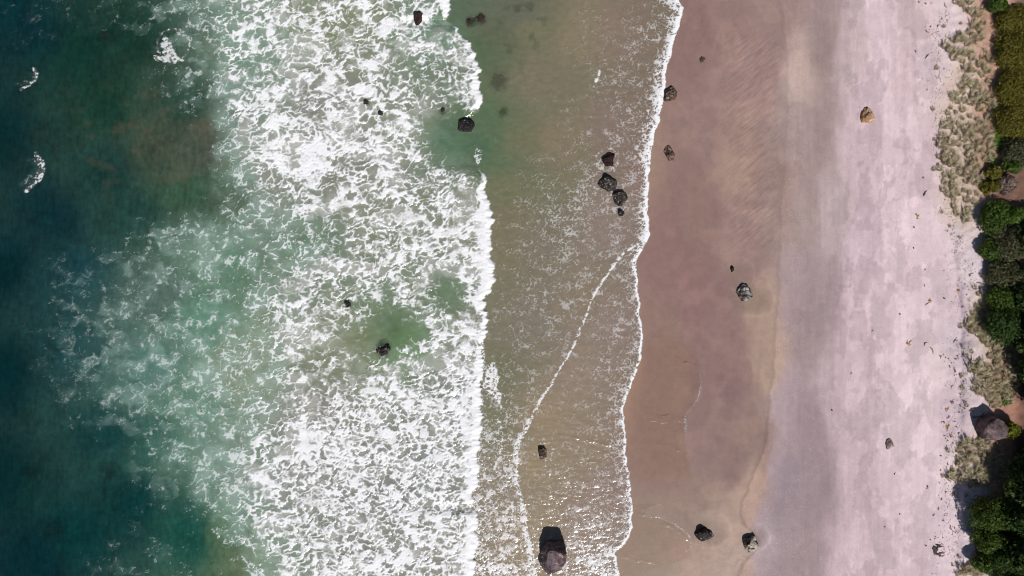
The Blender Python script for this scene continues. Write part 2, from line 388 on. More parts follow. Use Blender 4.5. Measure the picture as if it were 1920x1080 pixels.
class NT:
    """small helper for node materials"""
    def __init__(self, name):
        self.m = bpy.data.materials.new(name); self.m.use_nodes = True
        self.t = self.m.node_tree; self.t.nodes.clear()
        self.out = self.t.nodes.new("ShaderNodeOutputMaterial")
    def n(self, typ, ins=None, **props):
        nd = self.t.nodes.new("ShaderNode" + typ)
        for k, v in props.items(): setattr(nd, k, v)
        for k, v in (ins or {}).items(): self.put(nd.inputs[k], v)
        return nd
    def put(self, sock, v):
        if hasattr(v, "is_output") or isinstance(v, bpy.types.NodeSocket): self.t.links.new(v, sock)
        elif isinstance(v, bpy.types.Node): self.t.links.new(v.outputs[0], sock)
        else:
            if sock.type == 'RGBA' and len(v) == 3: v = (*v, 1)
            sock.default_value = v
    def attr(self, name, vec=False):
        a = self.n("Attribute", attribute_name=name); return a.outputs["Color" if vec else "Fac"]
    def math(self, op, a, b=0.0, c=None, clamp=False):
        nd = self.n("Math", operation=op, use_clamp=clamp); self.put(nd.inputs[0], a); self.put(nd.inputs[1], b)
        if c is not None: self.put(nd.inputs[2], c)
        return nd.outputs[0]
    def ramp(self, v, a, b, lo=0.0, hi=1.0):
        nd = self.n("MapRange", {"Value": v, "From Min": a, "From Max": b, "To Min": lo, "To Max": hi}, interpolation_type='SMOOTHSTEP'); return nd.outputs[0]
    def mix(self, f, a, b, mode='MIX'):
        nd = self.n("Mix", data_type='RGBA', blend_type=mode)
        self.put(nd.inputs[0], f); self.put(nd.inputs[6], a); self.put(nd.inputs[7], b); return nd.outputs[2]
    def noise(self, vec, scale, detail=3.0, rough=0.5):
        nd = self.n("TexNoise", {"Scale": scale, "Detail": detail, "Roughness": rough}); self.put(nd.inputs["Vector"], vec); return nd.outputs[0]
    def coord(self, scale=(1, 1, 1)):
        tc = self.n("TexCoord"); mp = self.n("Mapping", {"Scale": scale}); self.put(mp.inputs[0], tc.outputs["Object"]); return mp.outputs[0]
    def bump(self, h, strength, dist):
        return self.n("Bump", {"Height": h, "Strength": strength, "Distance": dist}).outputs[0]
    def done(self, sh):
        self.put(self.out.inputs["Surface"], sh if not isinstance(sh, bpy.types.Node) else sh.outputs[0]); return self.m

def grid_axis(lo, hi, step, far_lo, far_hi, grow=1.4):
    a = list(np.arange(lo, hi + step * .5, step))
    s = step; x = lo; left = []
    while x > far_lo: s *= grow; x -= s; left.append(x)
    s = step; x = a[-1]; right = []
    while x < far_hi: s *= grow; x += s; right.append(x)
    return np.array(left[::-1] + a + right)

def grid_faces(nx, ny, keep=None):
    i = np.arange(nx * ny).reshape(ny, nx)
    f = np.stack([i[1:, :-1], i[1:, 1:], i[:-1, 1:], i[:-1, :-1]], -1)      # +y is up the picture, rows go down: normals up
    f = f.reshape(-1, 4)
    if keep is not None:
        k = keep[1:, :-1] | keep[1:, 1:] | keep[:-1, 1:] | keep[:-1, :-1]
        f = f[k.ravel()]
    return f

# ------------------------------------------------------------------ the lie of the land
GX = [-6000, 0, 450, 900, 1100, 1200, 1450, 1600, 1750, 1800, 1870, 1930, 2300, 6000]
GZ = [-40, -4.5, -2.0, -0.75, -0.20, 0.16, 1.1, 1.6, 2.1, 2.6, 3.3, 4.0, 9.0, 20]
POOLS = [(1405, 556, 42, 30, 20, .06), (1385, 515, 24, 26, 30, .04), (1325, 992, 38, 30, 10, .05), (1415, 1008, 24, 22, 0, .05),
         (1019, 848, 26, 28, 0, .05), (1259, 178, 20, 18, 0, .05), (1256, 290, 16, 26, 0, .05), (1317, 111, 12, 12, 0, .04)]
def land_z(u, v):
    z = np.interp(u, GX, GZ)
    dune = sstep(1752, 1800, u)
    z = z + dune * (.35 * fbm(u / 60, v / 60, 3, 201) + .12 * fbm(u / 14, v / 14, 2, 202))
    z = z + .02 * sstep(1180, 1300, u) * fbm(u / 40, v / 70, 2, 203)
    z = z - .30 * np.exp(-((u - np.interp(v, [0, 400, 600, 700, 800, 1080], [1765, 1778, 1800, 1800, 1798, 1790])) / 9.0) ** 2) * sstep(420, 520, v)
    for cx, cy, rx, ry, a, d in POOLS:
        z = z - d * sstep(1.15, .35, blob(u, v, cx, cy, rx, ry, a))
    return z

LAND_GRID = land_z(*np.meshgrid(np.arange(780, 2120, 4.0), np.arange(-120, 1260, 4.0)))
def ground(x, y):
    u = 960 + x / UNIT; v = 540 - y / UNIT; z = 0.0
    for _ in range(4):
        k = CAM_H / (CAM_H - z)
        u = 960 + x / UNIT * k; v = 540 - y / UNIT * k
        z = float(bilin(LAND_GRID, np.array([(u - 780) / 4.0]), np.array([(v + 120) / 4.0]))[0])
    return z

SAND = [(1300,60,(134,109,105)),(1350,200,(141,118,114)),(1400,300,(150,127,119)),(1420,150,(147,123,119)),(1300,400,(134,111,105)),(1260,480,(134,107,103)),
 (1300,560,(134,107,105)),(1350,600,(131,106,105)),(1250,650,(134,111,103)),(1380,700,(128,104,103)),(1330,820,(129,106,104)),(1250,850,(131,108,100)),
 (1380,880,(124,101,98)),(1400,460,(143,120,116)),(1436,600,(157,136,124)),(1440,680,(159,138,125)),(1420,830,(132,111,105)),(1408,905,(156,134,123)),
 (1385,945,(154,132,122)),(1300,960,(132,111,103)),(1360,1010,(156,134,123)),(1300,1060,(150,127,116)),(1370,1050,(157,136,126)),(1240,1040,(134,116,105)),
 (1470,50,(141,120,117)),(1500,120,(173,154,148)),(1478,250,(150,132,130)),(1535,80,(147,129,128)),(1535,250,(153,135,135)),(1500,400,(155,139,137)),
 (1560,400,(175,159,162)),(1600,100,(179,162,165)),(1650,60,(204,186,193)),(1640,150,(202,183,191)),(1700,100,(196,176,182)),(1720,60,(190,171,175)),
 (1680,300,(202,183,191)),(1740,300,(199,180,187)),(1620,280,(191,172,178)),(1700,450,(207,189,196)),(1750,460,(209,191,198)),(1620,450,(191,172,181)),
 (1500,520,(151,135,138)),(1500,600,(147,130,133)),(1550,560,(152,136,140)),(1600,600,(192,173,180)),(1650,560,(202,184,192)),(1480,750,(153,137,142)),
 (1520,800,(149,133,138)),(1560,760,(179,162,167)),(1620,760,(194,176,183)),(1700,800,(209,192,199)),(1760,700,(211,194,199)),(1470,900,(146,132,139)),
 (1540,900,(151,135,140)),(1600,900,(187,169,176)),(1680,950,(197,179,186)),(1750,900,(210,193,200)),(1500,1040,(152,136,140)),(1440,1000,(152,138,144)),
 (1600,1060,(192,173,180)),(1700,1060,(197,179,186)),(1770,1000,(207,190,199)),(1465,330,(141,120,116)),(1472,400,(145,125,121)),(1350,20,(139,116,112)),
 (1775,60,(211,195,200)),(1745,100,(205,188,194)),(1800,450,(205,190,196)),(1820,500,(210,196,203)),(1790,780,(191,174,184)),(1795,560,(199,182,190)),
 (1802,640,(190,176,186)),(1830,690,(212,198,203)),(1810,740,(196,182,188)),(1810,860,(205,192,196)),(1810,960,(208,194,203)),(1815,1040,(205,190,198)),
 (1855,60,(198,160,146)),(1862,120,(198,158,142)),(1858,200,(188,150,135)),(1850,300,(185,148,135)),(1815,150,(204,186,176)),(1800,260,(204,186,176)),
 (1795,330,(204,186,176)),(1805,390,(200,182,172)),(1860,680,(196,178,166)),(1890,690,(176,130,112)),(1895,740,(178,134,118)),(1835,850,(198,180,170)),
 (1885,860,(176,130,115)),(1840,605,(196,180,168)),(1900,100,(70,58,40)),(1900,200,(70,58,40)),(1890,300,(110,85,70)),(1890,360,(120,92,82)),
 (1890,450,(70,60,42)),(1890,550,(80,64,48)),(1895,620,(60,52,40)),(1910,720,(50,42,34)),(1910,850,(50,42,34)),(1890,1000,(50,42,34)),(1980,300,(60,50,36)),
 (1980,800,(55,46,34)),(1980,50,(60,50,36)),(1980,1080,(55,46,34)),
 (-60,-60,(60,60,52)),(300,540,(70,66,56)),(-60,1140,(60,60,52)),(700,200,(120,108,90)),(700,900,(120,108,90)),(900,300,(128,112,92)),(900,800,(130,114,94)),
 (1050,100,(142,122,104)),(1050,500,(142,124,104)),(1050,900,(148,128,106)),(1170,300,(150,126,114)),(1150,650,(150,126,112))]
WETLINE = curve([(-60, 1462), (0, 1466), (120, 1478), (200, 1480), (330, 1472), (400, 1466), (500, 1463), (600, 1458), (700, 1452), (740, 1445), (800, 1441),
                 (850, 1433), (900, 1411), (940, 1394), (965, 1390), (985, 1398), (1010, 1424), (1035, 1418), (1055, 1398), (1080, 1386), (1140, 1380)])

def sand_fields(U, V):
    z = land_z(U, V)
    w1 = fbm(U / 50, V / 90, 4, 211); w2 = fbm(U / 24, V / 40, 4, 212)
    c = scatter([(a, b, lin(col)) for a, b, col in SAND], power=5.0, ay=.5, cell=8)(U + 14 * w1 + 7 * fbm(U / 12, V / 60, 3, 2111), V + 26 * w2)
    wl = WETLINE(V) + 5 * fbm(U / 60, V / 30, 3, 213) + 2 * fbm(U / 8, V / 8, 2, 214)
    d = U - wl
    wet = sstep(6, -10, d)
    damp = sstep(1600, 1480, U + 40 * w1)
    # a crisp step where the last run-up stopped, strong in the lower half
    edge = np.interp(V, [0, 150, 350, 560, 700, 900, 1080], [.5, .6, .45, .7, .95, 1.1, 1.1])
    c = c * (1 + edge[..., None] * (.26 * (sstep(-2, 3, d) - sstep(4, 70, d)) - .10 * np.exp(-((d + 3) / 3.0) ** 2))[..., None])
    # drying patches: darker islands with ragged rims, long axis along the shore
    p = fbm(U / 52 + .4 * w2, V / 120, 5, 215, .55)
    dry = sstep(1500, 1620, U) * sstep(1790, 1740, U)
    c = c * (1 - (.155 * sstep(.03, .08, p) * dry)[..., None])
    p2 = fbm(U / 30, V / 70, 5, 216, .6)
    c = c * (1 + (.11 * sstep(.06, .10, p2) * dry - .05 * sstep(.02, .2, -p2) * (1 - dry) * sstep(1230, 1300, U))[..., None])
    streak = fbm(U / 9, V / 130, 4, 2151, .6)
    c = c * (1 + (.13 * streak * sstep(1440, 1500, U) * sstep(1790, 1740, U))[..., None])
    c = c * (1 + (.10 * fbm(U / 26, V / 26, 5, 2152, .65) * sstep(1180, 1240, U))[..., None])
    # rills and fans on the wet sand, combed up and right
    cr, sr = math.cos(math.radians(-38)), math.sin(math.radians(-38))
    rill = fbm((U * cr + V * sr) / 30, (-U * sr + V * cr) / 4.0, 3, 217)
    zone = sstep(1340, 1390, U) * sstep(1480, 1440, U) * sstep(40, 90, V) * sstep(520, 430, V)
    c = c * (1 + (.32 * rill * zone)[..., None])
    swirl = fbm((U + 20 * w2) / 16, (V + 30 * w1) / 7.0, 3, 218)
    zone2 = np.exp(-(blob(U, V, 1370, 1030, 60, 45) ** 2)) + .6 * np.exp(-(blob(U, V, 1425, 540, 28, 45) ** 2))
    c = c * (1 + (.30 * swirl * zone2)[..., None])
    tanp = sstep(.0, .25, fbm(U / 70 + 9, V / 60, 3, 219)) * wet * sstep(1230, 1300, U)
    c = c * (1 + tanp[..., None] * np.array([.13, .13, .09]))
    for cx, cy, rx, ry, a, dd in POOLS[:4]:
        m = sstep(1.25, .5, blob(U, V, cx, cy, rx, ry, a) + .35 * w2)[..., None]
        c = c * (1 - .45 * m) + .45 * m * lin((118, 102, 92))
        rim = np.exp(-((blob(U, V, cx, cy, rx, ry, a) + .15 * w2 - 1.2) / .10) ** 2) * sstep(-.2, .3, w2 + (U - cx) / rx * .4)
        c = c * (1 + .14 * rim[..., None])
    ripl = z * 0
    return z, np.clip(c / LITC, 0.01, .85), wet, damp

# beach and sea bed: one sheet
def make_land():
    ax = grid_axis(880, 1950, 2.4, -5000, 6000); ay = grid_axis(-40, 1120, 2.4, -5000, 6000)
    U, V = np.meshgrid(ax, ay)
    z, c, wet, damp = sand_fields(U, V)
    k = (CAM_H - np.minimum(z, 10)) / CAM_H * UNIT
    vs = np.stack([(U - 960) * k, (540 - V) * k, z], -1).reshape(-1, 3)
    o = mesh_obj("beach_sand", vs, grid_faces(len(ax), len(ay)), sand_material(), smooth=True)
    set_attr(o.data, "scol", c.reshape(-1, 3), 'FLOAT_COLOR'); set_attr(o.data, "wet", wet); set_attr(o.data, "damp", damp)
    tag(o, "pink grey sand sloping from the dune down under the sea", None, None, "structure")

def sand_material():
    t = NT("sand"); co = t.coord()
    col = t.attr("scol", True); wet = t.attr("wet"); damp = t.attr("damp")
    n1 = t.noise(co, 6.0, 5, .6); n2 = t.noise(co, .9, 4, .6)
    col = t.mix(1.0, col, t.n("CombineColor", {0: t.ramp(n1, .3, .7, .93, 1.07), 1: t.ramp(n1, .3, .7, .93, 1.07), 2: t.ramp(n1, .3, .7, .93, 1.07)}).outputs[0], 'MULTIPLY')
    col = t.mix(1.0, col, t.n("CombineColor", {0: t.ramp(n2, .3, .7, .95, 1.05), 1: t.ramp(n2, .3, .7, .955, 1.045), 2: t.ramp(n2, .3, .7, .96, 1.04)}).outputs[0], 'MULTIPLY')
    # shell grit: tiny pale grains on the damp middle of the beach
    vo = t.n("TexVoronoi", {"Scale": 3.4}); t.put(vo.inputs["Vector"], co)
    grit = t.math('MULTIPLY', t.ramp(vo.outputs["Distance"], .24, .08), t.ramp(t.noise(co, .5, 3), .42, .60))
    grit = t.math('MULTIPLY', grit, t.math('MULTIPLY', damp, t.math('SUBTRACT', 1.0, wet)))
    col = t.mix(t.math('MULTIPLY', grit, .7), col, (.66, .60, .60))
    cs = t.coord((.35, 1.0, 1.0))
    h = t.math('ADD', t.math('MULTIPLY', t.noise(co, 2.2, 5, .65), .6), t.math('MULTIPLY', t.noise(cs, 5.0, 3), .25))
    bs = t.math('SUBTRACT', .30, t.math('MULTIPLY', wet, .24))
    nb = t.n("Bump", {"Height": h, "Strength": bs, "Distance": .12}).outputs[0]
    rough = t.math('SUBTRACT', .95, t.math('MULTIPLY', wet, .55))
    spec = t.math('ADD', .05, t.math('MULTIPLY', wet, .12))
    b = t.n("BsdfPrincipled", {"Base Color": col, "Roughness": rough, "Specular IOR Level": spec, "Normal": nb})
    return t.done(b)

# ------------------------------------------------------------------ the sea
WATER = [(950,410,(118,114,94)),(930,300,(92,110,86)),(0,0,(8,50,55)),(60,60,(12,48,52)),(150,100,(18,54,46)),(0,250,(8,45,47)),(0,500,(6,43,47)),(0,700,(5,43,46)),(0,900,(5,43,44)),(60,1050,(5,44,49)),
 (200,200,(27,60,50)),(250,60,(25,55,47)),(350,200,(45,70,59)),(300,270,(64,74,62)),(350,300,(74,84,72)),(200,330,(30,61,57)),(100,400,(14,48,52)),
 (250,400,(35,67,61)),(400,260,(78,84,72)),(430,340,(74,94,77)),(350,350,(55,84,67)),(150,520,(22,60,66)),(300,560,(70,90,84)),(420,520,(82,112,92)),
 (150,650,(22,60,64)),(280,700,(56,94,89)),(380,600,(80,118,100)),(350,750,(72,106,87)),(450,700,(112,118,93)),(200,800,(18,58,58)),(300,820,(48,87,77)),
 (250,950,(10,54,54)),(350,1000,(26,76,68)),(430,1000,(74,99,75)),(480,1050,(98,113,88)),(150,1000,(8,54,54)),
 (500,100,(94,114,94)),(600,20,(108,118,88)),(650,40,(110,118,88)),(500,300,(122,114,106)),(600,200,(118,116,108)),(580,440,(86,112,92)),(600,300,(118,115,106)),
 (750,250,(116,126,106)),(700,400,(116,121,101)),(840,270,(80,108,86)),(820,60,(84,118,93)),(840,540,(84,108,78)),(740,610,(88,112,84)),(650,650,(108,118,88)),
 (760,640,(92,122,83)),(500,650,(108,118,93)),(550,900,(112,110,104)),(700,900,(106,106,102)),(850,750,(104,112,104)),(800,900,(104,108,104)),(600,780,(112,108,100)),(700,300,(114,114,106)),
 (870,20,(91,105,88)),(900,100,(88,105,82)),(930,60,(94,100,83)),(1000,50,(116,116,93)),(980,20,(100,103,93)),(1000,150,(120,116,98)),(1080,60,(132,123,103)),
 (1150,60,(137,123,111)),(920,220,(88,108,84)),(900,280,(82,106,85)),(980,260,(112,113,90)),(950,350,(112,113,90)),(1050,260,(128,119,100)),(1150,250,(134,120,111)),
 (940,480,(120,116,96)),(1000,450,(123,117,104)),(1150,420,(140,127,119)),(940,620,(120,117,101)),(1000,600,(125,119,107)),(930,690,(115,114,95)),(1100,560,(135,124,109)),
 (1150,600,(143,129,121)),(1030,780,(145,131,111)),(1100,700,(143,129,117)),(1000,870,(145,132,111)),(1100,850,(143,129,114)),(930,780,(120,119,99)),
 (940,900,(135,127,114)),(1000,1000,(147,134,114)),(1150,900,(145,129,121)),(1100,1000,(145,131,121)),(1230,850,(145,119,117)),(1250,300,(144,120,113))]
SUBMERGED = [(935,150,20,24,.50),(943,208,11,12,.55),(200,68,22,13,.34),(203,880,22,19,.36),(97,993,30,27,.38),(55,885,18,14,.30),(883,40,12,11,.8),(901,35,12,12,.8),
             (718,652,16,20,.7),(653,570,8,9,.6),(830,208,8,8,.6),(688,192,6,8,.6),(713,213,8,7,.6)]

def make_sea():
    ax = grid_axis(-40, 1326, 1.5, -5000, 1326); ay = grid_axis(-40, 1120, 1.5, -5000, 6000)
    U, V = np.meshgrid(ax, ay)
    F = foam_fields(U, V)
    foam, thin, milk = F["foam"], F["thin"], F["milk"]
    wc = scatter([(a, b, lin(col)) for a, b, col in WATER], power=3.2)(U + 22 * fbm(U / 80, V / 80, 3, 301), V + 22 * fbm(U / 80, V / 80, 3, 302))
    wc = wc * (1 + .16 * fbm(U / 60, V / 60, 4, 303) * sstep(950, 800, U) + (.44 * fbm(U / 8, V / 17, 4, 3031, .65) + .22 * fbm((U + .3 * V) / 30, V / 70, 3, 3032)) * sstep(560, 380, U))[..., None]  # swell bands and ripple shading painted into the outer water's colour
    # stirred-up sand clouds and aerated milk
    cloud = sstep(.05, .35, fbm(U / 45, V / 32, 4, 304)) * np.exp(-(blob(U, V, 300, 270, 170, 90) ** 2)) * .4
    wc = wc * (1 - cloud[..., None]) + cloud[..., None] * lin((92, 84, 68))
    weed = sstep(.10, .4, fbm(U / 26, V / 26, 4, 305)) * np.exp(-(blob(U, V, 975, 50, 45, 70, 20) ** 2)) * .65
    wc = wc * (1 - weed[..., None]) + weed[..., None] * lin((62, 76, 56))
    Um = U + 70 * fbm(U / 70, V / 70, 3, 308)
    mkx = sstep(430, 640, Um)
    mk = (milk * np.interp(Um, [0, 150, 380, 480, 620, 900], [.15, .60, 1.15, .9, .40, .35]))[..., None]
    wc = wc * (1 - mk) + mk * (lin((146, 180, 166)) + (lin((176, 182, 172)) - lin((146, 180, 166))) * mkx[..., None])
    vl = (F['veil'] * np.interp(U, [0, 120, 350, 520], [.18, .30, .50, .5]))[..., None]
    wc = wc * (1 - vl) + vl * lin((160, 186, 180))
    th = (thin * .22 + F['mist'] * .34)[..., None]
    wc = wc * (1 - th) + th * lin((205, 205, 205))
    op = np.interp(U, [0, 900, 1000, 1100, 1200], [.97, .95, .93, .90, .78])
    for cx, cy, rx, ry, cut in SUBMERGED:
        op = op * (1 - cut * sstep(1.35, .2, blob(U, V, cx, cy, rx, ry) + .35 * fbm(U / 9, V / 9, 2, 306)))
    dA = F["dA"]; dB = F["dB"]; dC = F["dC"]
    onwater = sstep(-1.5, .5, dA)
    film = sstep(1.5, -1.5, U - FILM(V) - 3 * fbm(U / 18, V / 18, 2, 307))
    film = film * sstep(925, 880, np.where(V < 945, V, 0)) * sstep(600, 680, V)
    cover = np.maximum(onwater, film)
    op = np.where(dA > 0, op, .02 * film)
    # relief: swell, the bore behind the front, the two swash tongues
    sea = F["sea"]
    h = .10 * fbm(U / 90, V / 120, 2, 311) * sstep(1000, 700, U) + .05 * fbm(U / 22, V / 30, 3, 312) * sstep(1100, 700, U)
    aC = np.interp(V, [30, 37, 47, 60, 200, 224, 310, 330, 940, 948, 956, 966], [1, 0, 0, 1, 1, 0, 0, 1, 1, .2, .2, 1])
    h = h + sea * aC * .55 * np.clip(1 - np.abs(dC - 12) / 12, 0, 1) ** .5 * (dC < 12) + sea * aC * .55 * np.exp(-np.clip(dC - 12, 0, 999) / 60) * (dC >= 12)
    h = h + .55 * np.exp(-(blob(U, V, 45, 320, 34, 90, 10) ** 2)) + .45 * np.exp(-(blob(U, V, 42, 150, 30, 80, 10) ** 2))
    land = land_z(U, V)
    tB = np.where((dB > 0) & (V > 452), .07 * sstep(0, 5, dB) * sstep(455, 560, V), 0)
    tA = .03 + .05 * sstep(-1, 5, dA) + .06 * sstep(5, 120, dA)
    zs = np.maximum(h, land + tA + tB)
    zs = np.where(dA < -1, land + .03, zs) + F["relief"]
    zs = zs + (dA > 3) * sstep(300, 1000, V) * .030 * fbm(U / 16, V / 5.5, 2, 313) * sstep(880, 960, U)      # wavelets running over the shallows
    # little steep wavelets that catch the sun
    for pl, hh in (([(1212,777),(1245,781),(1286,785)], .044), ([(1222,783),(1260,788),(1284,791)], .042), ([(1218,789),(1250,793),(1280,797)], .04), ([(1259,665),(1283,681),(1311,686)], .05), ([(1235,834),(1262,838),(1276,846)], .04),
                   ([(1198,963),(1240,971),(1270,984),(1293,1004)], .044), ([(1225,973),(1262,990),(1288,1010)], .040), ([(1050,815),(1085,820),(1120,832),(1150,836)], .055),
                   ([(1010,926),(1040,930),(1065,934)], .034), ([(1120,742),(1150,748),(1168,747)], .036), ([(1155,1040),(1190,1050),(1230,1056)], .028), ([(1262,508),(1290,515),(1304,516)], .0)):
        dd = polydist(U, V + 3 * pnoise(U / 15, V / 30, 315), pl)
        zs = zs + hh * np.exp(-(dd / 2.3) ** 2) * (.55 + .6 * sstep(-.3, .4, pnoise(U / 22, V / 9, 316)))
    k = (CAM_H - zs) / CAM_H * UNIT
    vs = np.stack([(U - 960) * k, (540 - V) * k, zs], -1).reshape(-1, 3)
    keep = cover > .01
    o = mesh_obj("sea_water", vs, grid_faces(len(ax), len(ay), keep), water_material(), smooth=True)
    me = o.data
    set_attr(me, "wcol", np.clip(np.maximum(wc * .8, wc - .006) / LITC, .001, .8).reshape(-1, 3), 'FLOAT_COLOR')
    set_attr(me, "foam", foam * onwater); set_attr(me, "op", op); set_attr(me, "cover", cover)
    fl = np.exp(-((U - FILM(V) + 2) / 2.2) ** 2) * (dA < -6) * sstep(660, 720, V) * np.where(V < 940, sstep(890, 800, V), 1.3 * sstep(1045, 1010, V)) * (.35 + .65 * sstep(-.1, .3, fbm(U / 20, V / 20, 2, 314)))  # white film edge line; its stronger lower stretch paints a sun glint
    set_attr(me, 'chop', np.where(dA > 2, 1.0, .5))
    set_attr(me, "rim", fl)
    tag(o, "green sea with white surf running up onto the beach", None, None, "structure")

def water_material():
    t = NT("sea"); co = t.coord()
    wcol = t.attr("wcol", True); foam = t.attr("foam"); op = t.attr("op"); cover = t.attr("cover"); rim = t.attr("rim")
    n = t.noise(co, 5.0, 4, .65)
    wv = t.coord((.75, 1.25, 1.0))
    hw = t.math('ADD', t.math('MULTIPLY', t.noise(wv, 1.6, 3, .55), 1.0), t.math('MULTIPLY', t.noise(wv, 5.5, 2, .5), .28))
    nb = t.n("Bump", {"Height": hw, "Strength": t.attr("chop"), "Distance": .052}).outputs[0]
    wcol = t.mix(1.0, wcol, t.n("CombineColor", {i: t.ramp(t.noise(wv, 1.1, 4, .6), .3, .7, .92, 1.08) for i in range(3)}).outputs[0], 'MULTIPLY')
    body = t.n("BsdfDiffuse", {"Color": wcol})
    clear = t.n("BsdfTransparent", {"Color": (.985, .98, .965)})
    under = t.n("MixShader", {0: op, 1: clear.outputs[0], 2: body.outputs[0]})
    gl = t.n("BsdfGlossy", {"Color": (1, 1, 1), "Roughness": .12, "Normal": nb})
    fr = t.n("Fresnel", {"IOR": 1.33, "Normal": nb})
    wet = t.n("MixShader", {0: fr.outputs[0], 1: under.outputs[0], 2: gl.outputs[0]})
    f = t.math('ADD', foam, t.math('MULTIPLY', t.math('MULTIPLY', t.math('SUBTRACT', n, .5), 1.1), t.math('MULTIPLY', foam, t.math('SUBTRACT', 1.15, foam))), clamp=True)
    f = t.math('POWER', f, 1.55)
    f = t.math('MAXIMUM', f, t.math('MULTIPLY', rim, t.ramp(n, .42, .62, 0, .55)))
    fb = t.bump(t.math('ADD', t.math('MULTIPLY', foam, .7), t.math('MULTIPLY', t.noise(co, 3.2, 5, .7), .6)), .30, .22)
    fd = t.n("BsdfDiffuse", {"Color": (.83, .83, .85), "Normal": fb})
    s = t.n("MixShader", {0: f, 1: wet.outputs[0], 2: fd.outputs[0]})
    gone = t.n("BsdfTransparent", {"Color": (1, 1, 1)})
    s = t.n("MixShader", {0: cover, 1: gone.outputs[0], 2: s.outputs[0]})
    return t.done(s)

make_land()
make_sea()

# ------------------------------------------------------------------ rocks
def rock_material(name, base, dark, pale, pale_amt=.45, pale_scale=2.2, rough=.6, spec=.3, kelp=None):
    t = NT(name); co = t.coord()
    n1 = t.noise(co, 1.1, 6, .62); n2 = t.noise(co, pale_scale, 6, .7); n3 = t.noise(co, 5.5, 4, .6)
    col = t.mix(t.ramp(n1, .38, .62), dark, base)
    col = t.mix(t.math('MULTIPLY', t.ramp(n3, .35, .7), .5), col, [c * .45 for c in dark])
    if kelp: col = t.mix(t.ramp(t.noise(co, .7, 4), .50, .60), col, kelp)
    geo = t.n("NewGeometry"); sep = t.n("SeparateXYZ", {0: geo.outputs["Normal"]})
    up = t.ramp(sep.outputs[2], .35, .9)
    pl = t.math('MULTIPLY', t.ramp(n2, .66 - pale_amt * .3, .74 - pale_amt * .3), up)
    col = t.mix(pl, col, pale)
    h = t.math('ADD', t.noise(co, 2.2, 6, .7), t.math('MULTIPLY', t.noise(co, 8.0, 3, .6), .35))
    nb = t.bump(h, .9, .28)
    return t.done(t.n("BsdfPrincipled", {"Base Color": col, "Roughness": rough, "Specular IOR Level": spec, "Normal": nb}))

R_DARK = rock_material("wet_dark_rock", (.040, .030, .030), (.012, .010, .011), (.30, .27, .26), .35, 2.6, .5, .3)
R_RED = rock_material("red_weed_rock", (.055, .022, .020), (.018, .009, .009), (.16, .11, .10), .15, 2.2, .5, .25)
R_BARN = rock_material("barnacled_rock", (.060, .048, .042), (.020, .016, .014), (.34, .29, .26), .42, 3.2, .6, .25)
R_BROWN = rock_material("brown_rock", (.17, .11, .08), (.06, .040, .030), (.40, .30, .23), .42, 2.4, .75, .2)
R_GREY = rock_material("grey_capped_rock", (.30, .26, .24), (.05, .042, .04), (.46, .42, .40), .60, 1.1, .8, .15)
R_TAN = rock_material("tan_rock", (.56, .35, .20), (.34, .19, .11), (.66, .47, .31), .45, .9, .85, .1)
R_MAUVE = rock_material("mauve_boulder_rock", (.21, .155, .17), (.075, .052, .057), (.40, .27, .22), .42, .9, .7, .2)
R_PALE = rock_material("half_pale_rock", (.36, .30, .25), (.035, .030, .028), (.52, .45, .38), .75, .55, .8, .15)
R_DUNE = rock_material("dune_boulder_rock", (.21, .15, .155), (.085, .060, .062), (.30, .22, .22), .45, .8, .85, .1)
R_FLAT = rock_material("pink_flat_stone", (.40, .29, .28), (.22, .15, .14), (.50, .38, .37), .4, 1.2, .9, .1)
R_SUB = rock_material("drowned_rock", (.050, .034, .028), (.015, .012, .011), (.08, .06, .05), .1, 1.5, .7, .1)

def icosphere(sub):
    p = (1 + 5 ** .5) / 2
    v = [(-1, p, 0), (1, p, 0), (-1, -p, 0), (1, -p, 0), (0, -1, p), (0, 1, p), (0, -1, -p), (0, 1, -p), (p, 0, -1), (p, 0, 1), (-p, 0, -1), (-p, 0, 1)]
    f = [(0, 11, 5), (0, 5, 1), (0, 1, 7), (0, 7, 10), (0, 10, 11), (1, 5, 9), (5, 11, 4), (11, 10, 2), (10, 7, 6), (7, 1, 8),
         (3, 9, 4), (3, 4, 2), (3, 2, 6), (3, 6, 8), (3, 8, 9), (4, 9, 5), (2, 4, 11), (6, 2, 10), (8, 6, 7), (9, 8, 1)]
    v = [np.array(a, float) / np.linalg.norm(a) for a in v]
    for _ in range(sub):
        mid = {}; nf = []
        def m(a, b):
            k = (min(a, b), max(a, b))
            if k not in mid:
                c = v[a] + v[b]; v.append(c / np.linalg.norm(c)); mid[k] = len(v) - 1
            return mid[k]
        for a, b, c in f:
            ab, bc, ca = m(a, b), m(b, c), m(c, a)
            nf += [(a, ab, ca), (b, bc, ab), (c, ca, bc), (ab, bc, ca)]
        f = nf
    return np.array(v), np.array(f)
ICO4 = icosphere(4); ICO3 = icosphere(3); ICO2 = icosphere(2)

def noise3(p, s, seed):
    return (pnoise(p[:, 0] * s + p[:, 2] * s * .7, p[:, 1] * s - p[:, 2] * s * .6, seed) + pnoise(p[:, 1] * s + 9 - p[:, 0] * .3 * s, p[:, 2] * s + 3, seed + 1)) * .7

